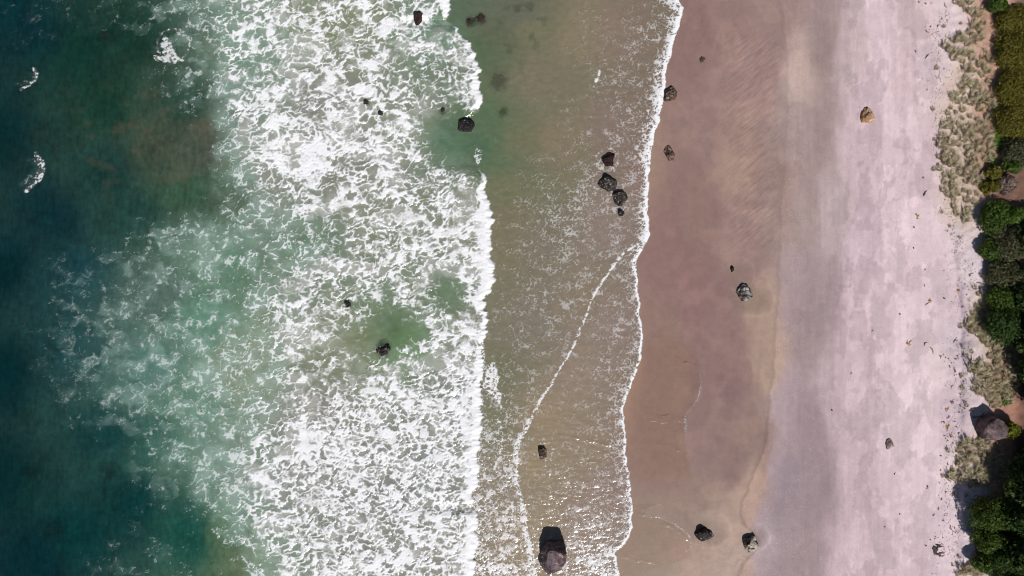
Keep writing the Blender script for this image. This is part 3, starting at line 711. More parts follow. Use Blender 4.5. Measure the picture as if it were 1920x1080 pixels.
def rock(outline, height, mat, label, seed, name="rock", group=None, base=None, sink=.35, facets=7, flat=.82, rough=.10, top=(0, 0), cat="rock", grow=1.10, box=.55, cap=None):
    """outline: plan polygon; the stone narrows upwards from it and is cut by random flat faces"""
    r = np.random.default_rng(seed)
    pts = np.array(outline, float); c = pts.mean(0)
    zc = height * .35
    kx = (CAM_H - zc) / CAM_H * UNIT
    wx, wy = (c[0] - 960) * kx, (540 - c[1]) * kx
    zg = ground(wx, wy) if base is None else base
    kx = (CAM_H - zg - zc) / CAM_H * UNIT
    wx, wy = (c[0] - 960) * kx, (540 - c[1]) * kx
    zg += .12 * height
    loc = (pts - c) * np.array([kx, -kx]) * grow
    ang = np.arctan2(loc[:, 1], loc[:, 0])
    def rad(th):                       # distance to the outline along each direction
        best = np.full(th.shape, 1e-3)
        d = np.stack([np.cos(th), np.sin(th)], -1)
        for i in range(len(loc)):
            a, b = loc[i], loc[(i + 1) % len(loc)]; e = b - a
            den = d[:, 0] * e[1] - d[:, 1] * e[0]; den = np.where(np.abs(den) < 1e-9, 1e-9, den)
            tt = (a[0] * e[1] - a[1] * e[0]) / den
            ss = (a[0] * d[:, 1] - a[1] * d[:, 0]) / den
            best = np.where((tt > 0) & (ss >= -.001) & (ss <= 1.001), np.maximum(best, tt), best)
        return best
    V, F = ICO4
    th = np.arctan2(V[:, 1], V[:, 0]); ph = np.arcsin(np.clip(V[:, 2], -1, 1))
    R = rad(th)
    ch = np.cos(ph) ** box; sh = np.sign(np.sin(ph)) * np.abs(np.sin(ph)) ** .85
    hz = np.where(sh > 0, height, sink + .15 * height)
    Q = np.stack([V[:, 0] / np.maximum(np.hypot(V[:, 0], V[:, 1]), 1e-6) * R * ch, V[:, 1] / np.maximum(np.hypot(V[:, 0], V[:, 1]), 1e-6) * R * ch, sh * hz], -1)
    size = float(R.mean())
    S = np.array([R.mean(), R.mean(), height])
    for k in range(facets):            # flat broken faces
        n = r.normal(size=3); n[2] = abs(n[2]) * .9 + .15; n /= np.linalg.norm(n)
        d = (Q / S) @ n; lim = np.quantile(d, 1 - r.uniform(.03, .16)) * r.uniform(flat, .99)
        ex = np.maximum(d - lim, 0)
        Q = Q - (ex * .88)[:, None] * n * S
    if cap:                            # a flat, slightly tilted broken top
        lim = height * (cap[0] + cap[1] * Q[:, 0] / size + cap[2] * Q[:, 1] / size)
        Q[:, 2] = np.where(Q[:, 2] > lim, lim + (Q[:, 2] - lim) * .08, Q[:, 2])
    nn = noise3(V * 1.0, 1.6, seed) * 1.2 + noise3(V, 4.2, seed + 5) * .6 + noise3(V, 9.0, seed + 9) * .3
    Q = Q + V * (nn * rough * size)[:, None]
    up = np.clip(Q[:, 2] / height, 0, 1)
    Q[:, 0] += up * top[0]; Q[:, 1] += up * top[1]
    o = mesh_obj(name, Q, F.astype(np.int32), mat, smooth=False, loc=(wx, wy, zg))
    tag(o, label, cat, group)
    return o

def oval(cx, cy, rx, ry, ang=0, n=14, seed=0, jag=.14):
    r = np.random.default_rng(seed + 1000); out = []
    for i in range(n):
        a = 2 * math.pi * i / n; k = 1 + jag * r.uniform(-1, 1)
        x, y = rx * k * math.cos(a), ry * k * math.sin(a)
        ca, sa = math.cos(math.radians(ang)), math.sin(math.radians(ang))
        out.append((cx + x * ca - y * sa, cy + x * sa + y * ca))
    return out

SEA = "rocks breaking the surface of the surf"
rock([(783,15),(793,21),(791,32),(787,44),(780,43),(776,38),(779,22)], 1.6, R_RED, "tall dark red rock standing in white surf at the top edge of the picture", 1, group=SEA, base=-.1, rough=.14)
rock(oval(883,41,10,9,0,12,2,.25), .62, R_RED, "left one of two dark weedy rocks side by side in green shallows", 2, group=SEA, base=-.58, rough=.2)
rock(oval(901,36,10,10,30,12,3,.25), .70, R_RED, "right one of two dark weedy rocks side by side in green shallows", 3, group=SEA, base=-.58, rough=.2)
rock([(856,231),(864,225),(876,222),(884,227),(889,235),(886,243),(876,248),(865,247),(857,241)], 1.7, R_DARK, "rounded black rock with wet white cap at the end of the breaking wave", 4, group=SEA, base=-.35)
rock(oval(830,208,6,6,0,10,5), .95, R_RED, "small dark rock tip in green water behind the breaking wave", 5, group=SEA, base=-.6)
rock(oval(688,192,5,8,10,10,6), 1.4, R_DARK, "small upright black rock in foam, upper one of a close pair", 6, group=SEA, base=-.7)
rock(oval(713,213,8,6,-20,10,7,.3), 1.3, R_DARK, "small low black rock in foam, lower one of a close pair", 7, group=SEA, base=-.75, rough=.2)
rock(oval(653,570,6,7,0,10,8,.25), 1.5, R_DARK, "small black rock alone in foam left of the green window", 8, group=SEA, base=-.8, rough=.2)
rock([(706,645),(716,640),(729,643),(731,654),(728,666),(720,671),(708,660)], 1.75, R_DARK, "black foam washed rock at the foot of the green window in the surf", 9, group=SEA, base=-.8, rough=.2)
SW = "rocks standing in the thin swash"
rock([(1126,300),(1134,297),(1138,293),(1144,287),(1152,289),(1149,298),(1148,306),(1150,314),(1142,313),(1134,309),(1128,306)], 1.0, R_RED, "three pointed reddish rock, topmost of the four rocks in the swash", 10, group=SW, rough=.16)
rock([(1119,340),(1129,329),(1141,327),(1151,331),(1158,342),(1161,351),(1151,357),(1138,358),(1128,352)], 1.3, R_BARN, "largest dark barnacled rock of the four in the swash", 11, group=SW)
rock([(1151,366),(1156,360),(1165,358),(1174,362),(1178,370),(1177,379),(1170,385),(1160,385),(1153,378)], 1.2, R_BARN, "round barnacled rock just below the largest one in the swash", 12, group=SW)
rock([(1159,396),(1166,395),(1171,394),(1171,401),(1168,406),(1161,404)], .8, R_DARK, "small wedge shaped rock, lowest of the four in the swash", 13, group=SW)
rock([(1010,841),(1016,838),(1022,840),(1026,848),(1029,858),(1025,864),(1015,867),(1012,858)], 1.5, R_BROWN, "dark brown rock alone in the shallows left of the lower beach", 14, group=SW, rough=.14)
rock([(1028,1018),(1042,1012),(1056,1014),(1062,1022),(1060,1046),(1052,1060),(1043,1072),(1028,1070),(1012,1058),(1007,1046),(1016,1032)], 3.7, R_MAUVE, "large mauve grey boulder with long black shadow at the bottom edge", 215, name="boulder", sink=.6, facets=5, flat=.90, rough=.11, cat="boulder", grow=1.0, box=.17, cap=(.84, .16, .08))
WS = "rocks lying on the wet sand"
rock([(1246,172),(1252,166),(1264,163),(1271,169),(1273,177),(1266,186),(1256,190),(1247,186)], .95, R_BROWN, "brown rock touching the foam line near the top of the wet sand", 16, group=WS)
rock([(1245,276),(1250,270),(1258,269),(1260,280),(1265,290),(1263,300),(1262,306),(1255,304),(1252,295),(1246,285)], .7, R_BROWN, "long narrow brown rock on wet sand below the foam line", 17, group=WS, rough=.12)
rock([(1312,108),(1316,105),(1323,110),(1322,114),(1314,117)], .35, R_BROWN, "small flat brown rock high on the wet sand", 18, group=WS)
rock([(1368,499),(1372,498),(1376,502),(1375,510),(1376,515),(1373,514),(1371,506)], .5, R_DARK, "tiny slim dark rock above the grey capped rock's pool", 19, group=WS)
rock([(1381,548),(1384,538),(1393,534),(1402,537),(1407,546),(1409,555),(1406,562),(1392,563),(1382,558)], 1.15, R_GREY, "pale grey capped rock sitting in a shallow pool on wet sand", 20, group=WS)
rock([(1305,1003),(1311,995),(1320,992),(1325,987),(1331,993),(1337,1005),(1331,1010),(1320,1014),(1311,1013)], 1.15, R_DARK, "dark angular rock in a ring shaped pool at the bottom of the beach", 21, group=WS)
rock([(1396,1013),(1403,1005),(1410,1003),(1417,1010),(1424,1026),(1423,1034),(1412,1038),(1401,1035),(1397,1024)], 1.25, R_PALE, "black and cream rock at the edge of the wet sand at the bottom", 22, group=WS)
rock([(1621,200),(1628,204),(1636,212),(1639,222),(1635,230),(1626,233),(1618,228),(1616,216)], .8, R_TAN, "tan pointed rock alone on the dry upper sand", 23, facets=6)
rock([(1662,834),(1664,823),(1668,820),(1672,826),(1677,836),(1670,840),(1664,842)], .30, R_FLAT, "flat pinkish stone half buried in pale sand low on the beach", 24)
rock([(1846,782),(1858,778),(1876,782),(1884,790),(1884,812),(1876,824),(1862,828),(1849,822),(1843,806)], 3.4, R_DUNE, "big brown grey boulder at the foot of the dune beside a yellow green bush", 25, name="boulder", sink=.6, rough=.07, cat="boulder", box=.25, cap=(.85, .1, .0))
DR = "rocks drowned below the surface"
rock(oval(935,150,15,17,40,14,31,.35), .42, R_RED, "reddish drowned rock seen through green shallows right of the breaker", 31, group=DR, base=-.68, rough=.2, facets=6)
rock(oval(943,208,8,8,0,10,32,.35), .40, R_SUB, "small dark drowned rock in the shallows below the reddish one", 32, group=DR, base=-.66, rough=.2, facets=6)
rock(oval(200,68,15,7,10,12,33,.35), 1.5, R_SUB, "long dark drowned rock far out near the top edge", 33, group=DR, base=-1.75, rough=.2, facets=6)
rock(oval(203,880,13,11,0,12,34,.35), 1.5, R_SUB, "round dark drowned rock in the dark water below the wispy foam", 34, group=DR, base=-1.75, rough=.2, facets=6)
rock(oval(97,993,19,16,0,12,35,.35), 1.5, R_SUB, "largest drowned rock in the dark lower left water", 35, group=DR, base=-1.75, rough=.2, facets=6)
rock(oval(55,885,10,8,0,12,36,.35), 1.5, R_SUB, "faint small drowned rock nearest the left edge of the picture", 36, group=DR, base=-1.75, rough=.2, facets=6)

# ------------------------------------------------------------------ plants
def leaf_material(name, c1, c2, trans=.25, rough=.55):
    t = NT(name)
    geo = t.n("NewGeometry"); oi = t.n("ObjectInfo")
    rv = geo.outputs["Random Per Island"]
    col = t.mix(rv, c1, c2)
    big = t.noise(t.coord(), 1.3, 4, .65)
    col = t.mix(t.math('MULTIPLY', t.ramp(big, .40, .60), .75), col, [a * .6 + b * .25 for a, b in zip(c1, c2)])
    d = t.n("BsdfPrincipled", {"Base Color": col, "Roughness": rough, "Specular IOR Level": .25})
    tr = t.n("BsdfTranslucent", {"Color": t.mix(.5, col, (.20, .26, .02))})
    return t.done(t.n("MixShader", {0: trans, 1: d.outputs[0], 2: tr.outputs[0]}))

def plain_material(name, c1, c2, scale=3.0, rough=.85):
    t = NT(name); n = t.noise(t.coord(), scale, 5, .6)
    return t.done(t.n("BsdfPrincipled", {"Base Color": t.mix(t.ramp(n, .35, .65), c1, c2), "Roughness": rough, "Specular IOR Level": .1,
                                         "Normal": t.bump(n, .5, .05)}))

BARK = plain_material("bark", (.10, .07, .05), (.20, .15, .11), 4)
L_DARK = leaf_material("dark_green_leaves", (.026, .056, .014), (.066, .118, .024))
L_GREEN = leaf_material("fresh_green_leaves", (.042, .084, .012), (.100, .155, .024))
L_OLIVE = leaf_material("grey_olive_leaves", (.075, .080, .035), (.150, .150, .080))
L_HEATH = leaf_material("olive_heath_leaves", (.115, .105, .016), (.21, .185, .028))
L_YELLOW = leaf_material("yellow_green_leaves", (.120, .135, .012), (.230, .225, .020))
L_BRIGHT = leaf_material("bright_green_creeper", (.080, .160, .020), (.150, .250, .040))
L_TWIG = leaf_material("bare_twigs", (.16, .11, .09), (.34, .25, .21), .05)

def leaves_mesh(name, centers, normals, size, rs, elong=1.7):
    """one pointed leaf (two triangles folded on the midrib) at each centre"""
    n = len(centers)
    a = rs.normal(size=(n, 3)); nrm = normals + .75 * rs.normal(size=(n, 3)); nrm /= np.linalg.norm(nrm, axis=1)[:, None]
    tx = np.cross(nrm, a); tx /= np.linalg.norm(tx, axis=1)[:, None] + 1e-9
    ty = np.cross(nrm, tx)
    s = size * rs.uniform(.65, 1.35, n)[:, None]
    p0 = centers - tx * s * elong * .5; p1 = centers + tx * s * elong * .5
    q0 = centers + ty * s * .5 + nrm * s * .12; q1 = centers - ty * s * .5 + nrm * s * .12
    V = np.stack([p0, q0, p1, q1], 1).reshape(-1, 3)
    i = np.arange(n) * 4
    F = np.stack([i, i + 3, i + 2, i + 1], -1)
    return V, F

def crown_points(rs, rx, ry, rz, n, clumps, cr, flat=.35):
    """points on many overlapping round clumps spread over a dome"""
    C = rs.normal(size=(clumps, 3)); C[:, 2] = np.abs(C[:, 2]); C /= np.linalg.norm(C, axis=1)[:, None]
    rad = rs.uniform(.55, .98, clumps)
    C = C * rad[:, None] * np.array([rx, ry, rz])
    C[:, 2] += rs.uniform(-.1, .1, clumps) * rz
    R = cr * rs.uniform(.6, 1.3, clumps)
    k = rs.choice(clumps, n, p=R ** 2 / (R ** 2).sum())
    d = rs.normal(size=(n, 3)); d[:, 2] = d[:, 2] * .9 + .25; d /= np.linalg.norm(d, axis=1)[:, None]
    rr = rs.uniform(.55, 1.0, n) ** .5
    pts = C[k] + d * (R[k] * rr)[:, None] * np.array([1, 1, .75])
    return pts, d

def tubes(paths, sides=6):
    V = []; F = []
    for pts, rad in paths:
        b0 = len(V)
        for i, (p, r) in enumerate(zip(pts, rad)):
            p = Vector(p)
            d = (Vector(pts[min(i + 1, len(pts) - 1)]) - Vector(pts[max(i - 1, 0)])).normalized()
            a = d.orthogonal().normalized(); c = d.cross(a)
            for s in range(sides):
                an = 2 * math.pi * s / sides
                V.append(tuple(p + (a * math.cos(an) + c * math.sin(an)) * r))
        for i in range(len(pts) - 1):
            for s in range(sides):
                F.append((b0 + i * sides + s, b0 + i * sides + (s + 1) % sides, b0 + (i + 1) * sides + (s + 1) % sides, b0 + (i + 1) * sides + s))
        F.append(tuple(b0 + s for s in range(sides))[::-1]); F.append(tuple(b0 + (len(pts) - 1) * sides + s for s in range(sides)))
    return V, F

def place_plant(px, py, hc):
    z = 3.0
    for _ in range(3):
        x, y, _z = P(px, py, z + hc); z = ground(x, y)
    return x, y, z

def tree(px, py, r, h, mat, label, seed, name="tree", ry=None, n=5200, size=.17, clumps=80, group="trees and bushes behind the dune", cat="tree", flat=False):
    rs = np.random.default_rng(seed)
    R = r * UNIT * .93; RY = (ry or r) * UNIT * .93
    trunk_h = h * (.30 if not flat else .12); rz = h - trunk_h
    x, y, z = place_plant(px, py, h * .72)
    e = bpy.data.objects.new(name, None); COL.objects.link(e); e.location = (x, y, z); e.empty_display_size = .5
    tag(e, label, cat, group)
    pts, nr = crown_points(rs, R * .82, RY * .82, rz * .82, int(n * 1.35), clumps, (R + RY) * (.20 if not flat else .17))
    pts[:, 2] += trunk_h
    V, F = leaves_mesh("crown", pts, nr, size, rs)
    mesh_obj("crown" if cat == "tree" else "foliage", V, F.astype(np.int32), mat, e)
    paths = [([(0, 0, -.5), (.05 * R, 0, trunk_h * .5), (0, .05 * R, trunk_h), (0, 0, trunk_h + rz * .55)], [.09 * h ** .8 * .5, .07 * h ** .8 * .5, .06 * h ** .8 * .5, .02])]
    for k in range(6):
        a = k * 1.05 + rs.uniform(0, .5); q = rs.uniform(.5, .75)
        paths.append(([(0, 0, trunk_h * .8), (math.cos(a) * R * q * .5, math.sin(a) * RY * q * .5, trunk_h + rz * .25), (math.cos(a) * R * q, math.sin(a) * RY * q, trunk_h + rz * .5)],
                      [.05 * h ** .8 * .5, .035 * h ** .8 * .5, .012]))
    tv, tf = tubes(paths)
    mesh_obj("trunk" if cat == "tree" else "stem", tv, tf, BARK, e)
    return e

HG = "low olive heath shrubs along the top right edge"
def heath(px, py, rx, ry, h, label, seed, mat=L_HEATH):
    return tree(px, py, rx, h, mat, label, seed, "heath_shrub", ry, 9000, .16, 130, HG, "shrub", True)
heath(1906, 34, 36, 30, 1.5, "olive heath shrub topmost along the right edge", 101)
heath(1908, 92, 38, 44, 1.6, "smooth olive heath shrub second from the top on the right edge", 102)
heath(1908, 165, 40, 42, 1.6, "olive heath shrub below the first dark gap on the right edge", 103)
heath(1908, 222, 40, 42, 1.7, "dark olive heath shrub beside the bright green creeper", 104)
heath(1914, 286, 34, 32, 1.5, "ragged olive heath shrub above the bare twiggy scrub", 105, L_OLIVE)
tree(1874, 8, 22, 1.6, L_GREEN, "bright green leafy bush at the very top of the hedge", 106, "bush", 12, 2200, .22, 24, cat="bush")
tree(1866, 322, 20, 1.6, L_HEATH, "small olive bush beside the bright green patch", 107, "bush", 14, 2400, .18, 26, cat="bush", flat=True)
tree(1862, 348, 18, 1.7, L_HEATH, "small olive bush at the lower end of the long grass patch", 108, "bush", 14, 2200, .18, 26, cat="bush", flat=True)
tree(1900, 312, 20, 2.0, L_GREEN, "ragged fresh green bush above the twiggy scrub", 109, "bush", 16, 1500, .2, 26, cat="bush")
tree(1890, 345, 22, 1.2, L_TWIG, "bare pinkish twiggy scrub between the hedge and the trees", 110, "twiggy_scrub", 22, 2600, .16, 30, cat="scrub", flat=True)
tree(1874, 408, 32, 2.3, L_GREEN, "dark to fresh green tree at the top of the tree belt", 111, n=6400)
tree(1908, 404, 20, 2.8, L_BRIGHT, "bright lime green tree at the right edge of the belt", 112, n=2600)
tree(1902, 455, 36, 2.6, L_OLIVE, "large grey olive tree in the upper tree belt", 113, n=7000)
tree(1868, 468, 25, 1.8, L_GREEN, "low green bush leaning over the sand in the upper belt", 114, "bush", 24, 3000, .24, 30, cat="bush")
tree(1884, 515, 30, 2.1, L_OLIVE, "grey olive tree left of the middle of the belt", 115, n=5200)
tree(1914, 520, 28, 2.8, L_OLIVE, "olive tree cut by the right edge in the middle of the belt", 116, n=5200)
tree(1888, 562, 30, 2.4, L_GREEN, "green tree between the olive tree and the darkest tree", 117, n=4400)
tree(1890, 612, 36, 3.4, L_DARK, "darkest green dense tree halfway down the right edge", 118, n=7600)
tree(1900, 808, 16, 2.4, L_YELLOW, "yellow green bush right behind the big dune boulder", 119, "bush", 17, 2000, .24, 22, cat="bush")
tree(1868, 968, 38, 5.0, L_GREEN, "round green tree casting a curved shadow on the pale sand", 120, n=8000, ry=34)
tree(1906, 975, 30, 5.2, L_DARK, "dark tree cut by the right edge beside the round green one", 121, n=4200)
tree(1862, 1016, 30, 4.2, L_GREEN, "green tree just below the round one at lower right", 122, n=6400, ry=26)
tree(1890, 1052, 32, 4.4, L_DARK, "dark green tree near the bottom right corner", 123, n=6400)
tree(1858, 1062, 22, 3.2, L_GREEN, "small green bush at the bottom edge by the sand", 124, "bush", 20, 2800, .24, 28, cat="bush")
for k, (px, py, r, h) in enumerate([(1972, 700, 36, 6.0), (1978, 752, 34, 5.0), (1962, 884, 34, 6.5), (1952, 928, 38, 7.5), (1948, 985, 38, 7.5), (1950, 1055, 40, 7.5), (1965, 560, 36, 6), (1960, 1130, 45, 7.5), (1962, 440, 36, 5.5), (1975, 640, 40, 6.5)]):
    tree(px, py, r, h, L_DARK, "tall dark tree cut off by the right edge, " + ["above the big dune boulder", "right of the yellow green bush", "right of the lower grass patch", "above the curved tree shadow", "beside the round green tree", "beside the bottom corner trees", "beside the green mid belt tree", "below the bottom corner trees", "beside the lime green tree", "beside the darkest tree"][k], 130 + k, n=3600, size=.34, group="tall trees beyond the right edge")

# ------------------------------------------------------------------ dune grass
def grass_material(name, c1, c2, c3):
    t = NT(name); geo = t.n("NewGeometry"); oi = t.n("ObjectInfo")
    col = t.mix(geo.outputs["Random Per Island"], c1, c2)
    col = t.mix(t.math('MULTIPLY', t.ramp(oi.outputs["Random"], .35, .9), .75), col, c3)
    d = t.n("BsdfDiffuse", {"Color": col}); tr = t.n("BsdfTranslucent", {"Color": col})
    return t.done(t.n("MixShader", {0: .25, 1: d.outputs[0], 2: tr.outputs[0]}))
G_PALE = grass_material("dune_grass", (.26, .24, .13), (.62, .55, .38), (.44, .35, .24))
G_DRY = grass_material("dry_grass", (.36, .24, .17), (.60, .44, .34), (.48, .31, .23))

def tussock_mesh(seed, blades, length, spread, lean):
    rs = np.random.default_rng(seed); V = []; F = []
    for b in range(blades):
        a = rs.uniform(0, 2 * math.pi); rr = spread * rs.uniform(0, 1) ** .6
        bx, by = math.cos(a) * rr, math.sin(a) * rr
        L = length * rs.uniform(.6, 1.25)
        dx, dy = math.cos(a) * rs.uniform(.2, .8) + lean[0] * rs.uniform(.5, 1.3), math.sin(a) * rs.uniform(.2, .8) + lean[1] * rs.uniform(.5, 1.3)
        w = rs.uniform(.025, .05); n = math.hypot(dx, dy) + 1e-6; sx, sy = -dy / n * w, dx / n * w
        p1 = (bx + dx * L * .35, by + dy * L * .35, L * .55); p2 = (bx + dx * L * .85, by + dy * L * .85, L * rs.uniform(.45, .75))
        i = len(V)
        V += [(bx - sx, by - sy, -.1), (bx + sx, by + sy, -.1), (p1[0] + sx, p1[1] + sy, p1[2]), (p1[0] - sx, p1[1] - sy, p1[2]), p2]
        F += [(i, i + 1, i + 2, i + 3), (i + 3, i + 2, i + 4)]
    me = bpy.data.meshes.new("marram_tussock"); me.from_pydata(V, [], F); me.update(); return me
TUS = [tussock_mesh(400 + k, 46, .85, .40, (.30, .30)) for k in range(8)]
for m_ in TUS: m_.materials.append(G_PALE)

PATCH = {
 "long": [(1790,0),(1836,0),(1846,26),(1850,60),(1856,110),(1854,160),(1858,210),(1864,250),(1855,290),(1845,320),(1842,350),(1832,385),(1822,405),(1808,424),(1796,415),
          (1786,385),(1768,360),(1761,335),(1762,300),(1758,270),(1764,240),(1770,212),(1782,195),(1778,180),(1798,160),(1796,135),(1790,112),(1764,100),(1772,72),(1782,60),(1812,60),(1822,38),(1808,30),(1796,14)],
 "small": [(1812,600),(1822,582),(1846,566),(1856,590),(1856,612),(1846,620),(1848,640),(1838,646),(1832,622),(1812,622)],
 "middle": [(1848,642),(1876,646),(1900,652),(1904,690),(1902,730),(1886,756),(1866,768),(1852,756),(1846,742),(1826,742),(1818,716),(1830,700),(1816,692),(1836,672),(1858,668)],
 "lower": [(1794,836),(1806,826),(1824,824),(1842,812),(1860,822),(1880,832),(1884,862),(1886,896),(1866,908),(1842,914),(1812,912),(1782,900),(1776,884),(1800,872),(1792,856)],
 "corner": [(1826,1046),(1838,1050),(1842,1080),(1812,1080),(1790,1078),(1806,1064)]}
LBL = {"long": "pale olive marram tussock in the long grass patch at the upper right",
       "small": "pale olive marram tussock in the small patch left of the darkest tree",
       "middle": "pale olive marram tussock in the patch above the big dune boulder",
       "lower": "pale olive marram tussock in the patch below the big dune boulder",
       "corner": "sparse marram tussock at the bottom edge by the sand"}
rs = np.random.default_rng(55)
NUM = {"long": 128, "small": 20, "middle": 50, "lower": 50, "corner": 8}
for key, poly in PATCH.items():
    pts = np.array(poly, float); lo, hi = pts.min(0), pts.max(0); n = 0; got = []
    tries = 0
    while n < NUM[key] and tries < 20000:
        tries += 1
        p = lo + rs.uniform(0, 1, 2) * (hi - lo)
        if not inpoly(np.array([p[0]]), np.array([p[1]]), poly)[0]: continue
        if any((p[0] - q[0]) ** 2 + (p[1] - q[1]) ** 2 < (11 if key != "corner" else 8) ** 2 * (1 if tries < 6000 else .5) for q in got): continue
        got.append(p); n += 1
        x, y, z = place_plant(p[0], p[1], .2)
        o = link("marram_tussock", TUS[rs.integers(0, 8)], None, (x, y, z), rs.uniform(-.6, .6), (rs.uniform(.55, 1.3),) * 3)
        lab = LBL[key]
        if key == "long":
            mid = 1812 if p[1] < 330 else 1800
            lab = ("seaward" if p[0] < mid - 14 else "hedge side" if p[0] > mid + 16 else "middle") + " marram tussock in the " + \
                  ("top end" if p[1] < 70 else "upper part" if p[1] < 160 else "centre" if p[1] < 250 else "lower part" if p[1] < 340 else "bottom tip") + " of the long grass patch"
        elif key in ("middle", "lower"):
            cx, cy = (1862, 705) if key == "middle" else (1832, 868)
            lab = ("upper" if p[1] < cy else "lower") + (" seaward" if p[0] < cx else " landward") + " marram tussock in the grass patch " + ("above" if key == "middle" else "below") + " the big dune boulder"
        tag(o, lab, "grass", "marram tussocks, " + key + " patch")

lone = [(1756,128),(1750,205),(1752,262),(1750,318),(1770,50),(1802,44),(1766,398),(1782,424),(1800,446),(1828,540),(1834,552),(1800,612),(1806,652),(1812,668),(1822,660),(1802,704),
        (1806,728),(1812,760),(1822,772),(1784,818),(1778,846),(1768,894),(1790,926),(1812,930),(1800,1046),(1786,1060),(1822,1018),(1832,996)]
for px, py in lone:
    x, y, z = place_plant(px, py, .2)
    o = link("marram_tussock", TUS[rs.integers(0, 8)], None, (x, y, z), rs.uniform(-.6, .6), (rs.uniform(.3, .6),) * 3)
    tag(o, "lone little marram tussock on bare sand " + ("at the top end of the long grass" if py < 100 else "just seaward of the long grass patch" if py < 340 else "below the tip of the long grass" if py < 460 else
        "beside the small grass patch" if py < 640 else "left of the middle grass patch" if py < 750 else "near the dune boulder's shadow" if py < 800 else "beside the lower grass patch" if py < 940 else "near the bottom edge of the dune"),
        "grass", "lone tussocks along the dune foot")

def litter(name, poly_list, n, mat, length, label, seed, width=.03, dens=None):
    rs = np.random.default_rng(seed); V = []; F = []
    per = []
    for poly in poly_list:
        pts = np.array(poly, float); lo, hi = pts.min(0), pts.max(0)
        q = lo + rs.uniform(0, 1, (n, 2)) * (hi - lo)
        q = q[inpoly(q[:, 0], q[:, 1], poly)]; per.append(q)
    q = np.concatenate(per)
    keep = fbm(q[:, 0] / 14, q[:, 1] / 14, 2, seed) > rs.uniform(-.45, .35, len(q)); q = q[keep]
    z = land_z(q[:, 0], q[:, 1]); k = (CAM_H - z) / CAM_H * UNIT
    X = (q[:, 0] - 960) * k; Y = (540 - q[:, 1]) * k; m = len(q)
    a = rs.normal(.75, .8, m); L = length * rs.uniform(.5, 1.4, m); h = L * rs.uniform(.15, .8, m)
    dx, dy = np.cos(a) * L, np.sin(a) * L; sx, sy = -np.sin(a) * width, np.cos(a) * width
    V = np.stack([np.stack([X - sx, Y - sy, z - .02], -1), np.stack([X + sx, Y + sy, z - .02], -1), np.stack([X + dx, Y + dy, z + h], -1)], 1).reshape(-1, 3)
    F = np.arange(m * 3).reshape(-1, 3)
    o = mesh_obj(name, V, F.astype(np.int32), mat)
    tag(o, label, None, None, "stuff")
litter("dune_grass_cover", list(PATCH.values()), 6000, G_PALE, .5, "short pale grass and dead blades between the tussocks", 61)
REDS = [[(1836,0),(1853,0),(1868,30),(1876,60),(1872,120),(1868,200),(1874,240),(1866,285),(1848,330),(1840,350),(1840,300),(1850,240),(1846,160),(1850,110),(1842,50)],
        [(1880,655),(1906,660),(1906,690),(1904,745),(1890,760),(1886,735),(1895,700)], [(1880,832),(1892,840),(1894,890),(1884,912),(1880,880)], [(1828,1020),(1838,1018),(1842,1050),(1830,1048)]]
litter("dry_red_ground_cover", REDS, 5000, G_DRY, .4, "pinkish dry grass stalks along the foot of the hedge", 62)
GREENS = [[(1862,238),(1872,236),(1880,250),(1878,278),(1866,284),(1858,272),(1866,256)], [(1850,288),(1860,290),(1864,306),(1856,316),(1850,308)], [(1876,738),(1892,736),(1892,756),(1880,762)]]
G_GREEN = grass_material("green_grass", (.075, .150, .020), (.14, .24, .04), (.10, .19, .03))
litter("green_grass_patch", GREENS, 3000, G_GREEN, .35, "bright green grass at the foot of the hedge", 63, .05)

def flecks():
    rs = np.random.default_rng(64); n = 5200
    v = rs.uniform(0, 1080, n); cx = np.interp(v, [0, 60, 200, 420, 560, 700, 800, 1080], [1772, 1764, 1756, 1786, 1802, 1796, 1786, 1778])
    u = cx + rs.normal(0, 14, n) + 6
    keep = (fbm(u / 18, v / 26, 3, 641) > rs.uniform(-.2, .45, n)) & (v > 20); u, v = u[keep], v[keep]
    z = land_z(u, v); k = (CAM_H - z) / CAM_H * UNIT; X = (u - 960) * k; Y = (540 - v) * k; m = len(u)
    a = rs.uniform(0, 6.28, m); L = rs.uniform(.05, .17, m); w = rs.uniform(.02, .05, m)
    c, s_ = np.cos(a), np.sin(a)
    q = lambda dx, dy, dz: np.stack([X + c * dx - s_ * dy, Y + s_ * dx + c * dy, z + dz], -1)
    V = np.stack([q(-L, -w * .3, .012), q(0 * L, -w, .03), q(L, w * .2, .012), q(0 * L, w, .035)], 1).reshape(-1, 3)
    i = np.arange(m) * 4
    o = mesh_obj("wrack_litter", V, np.stack([i, i + 1, i + 2, i + 3], -1).astype(np.int32), plain_material("wrack_flecks", (.10, .075, .06), (.26, .19, .15), 2))
    tag(o, "fine specks of dead weed and twigs along the dune foot", None, None, "stuff")
flecks()

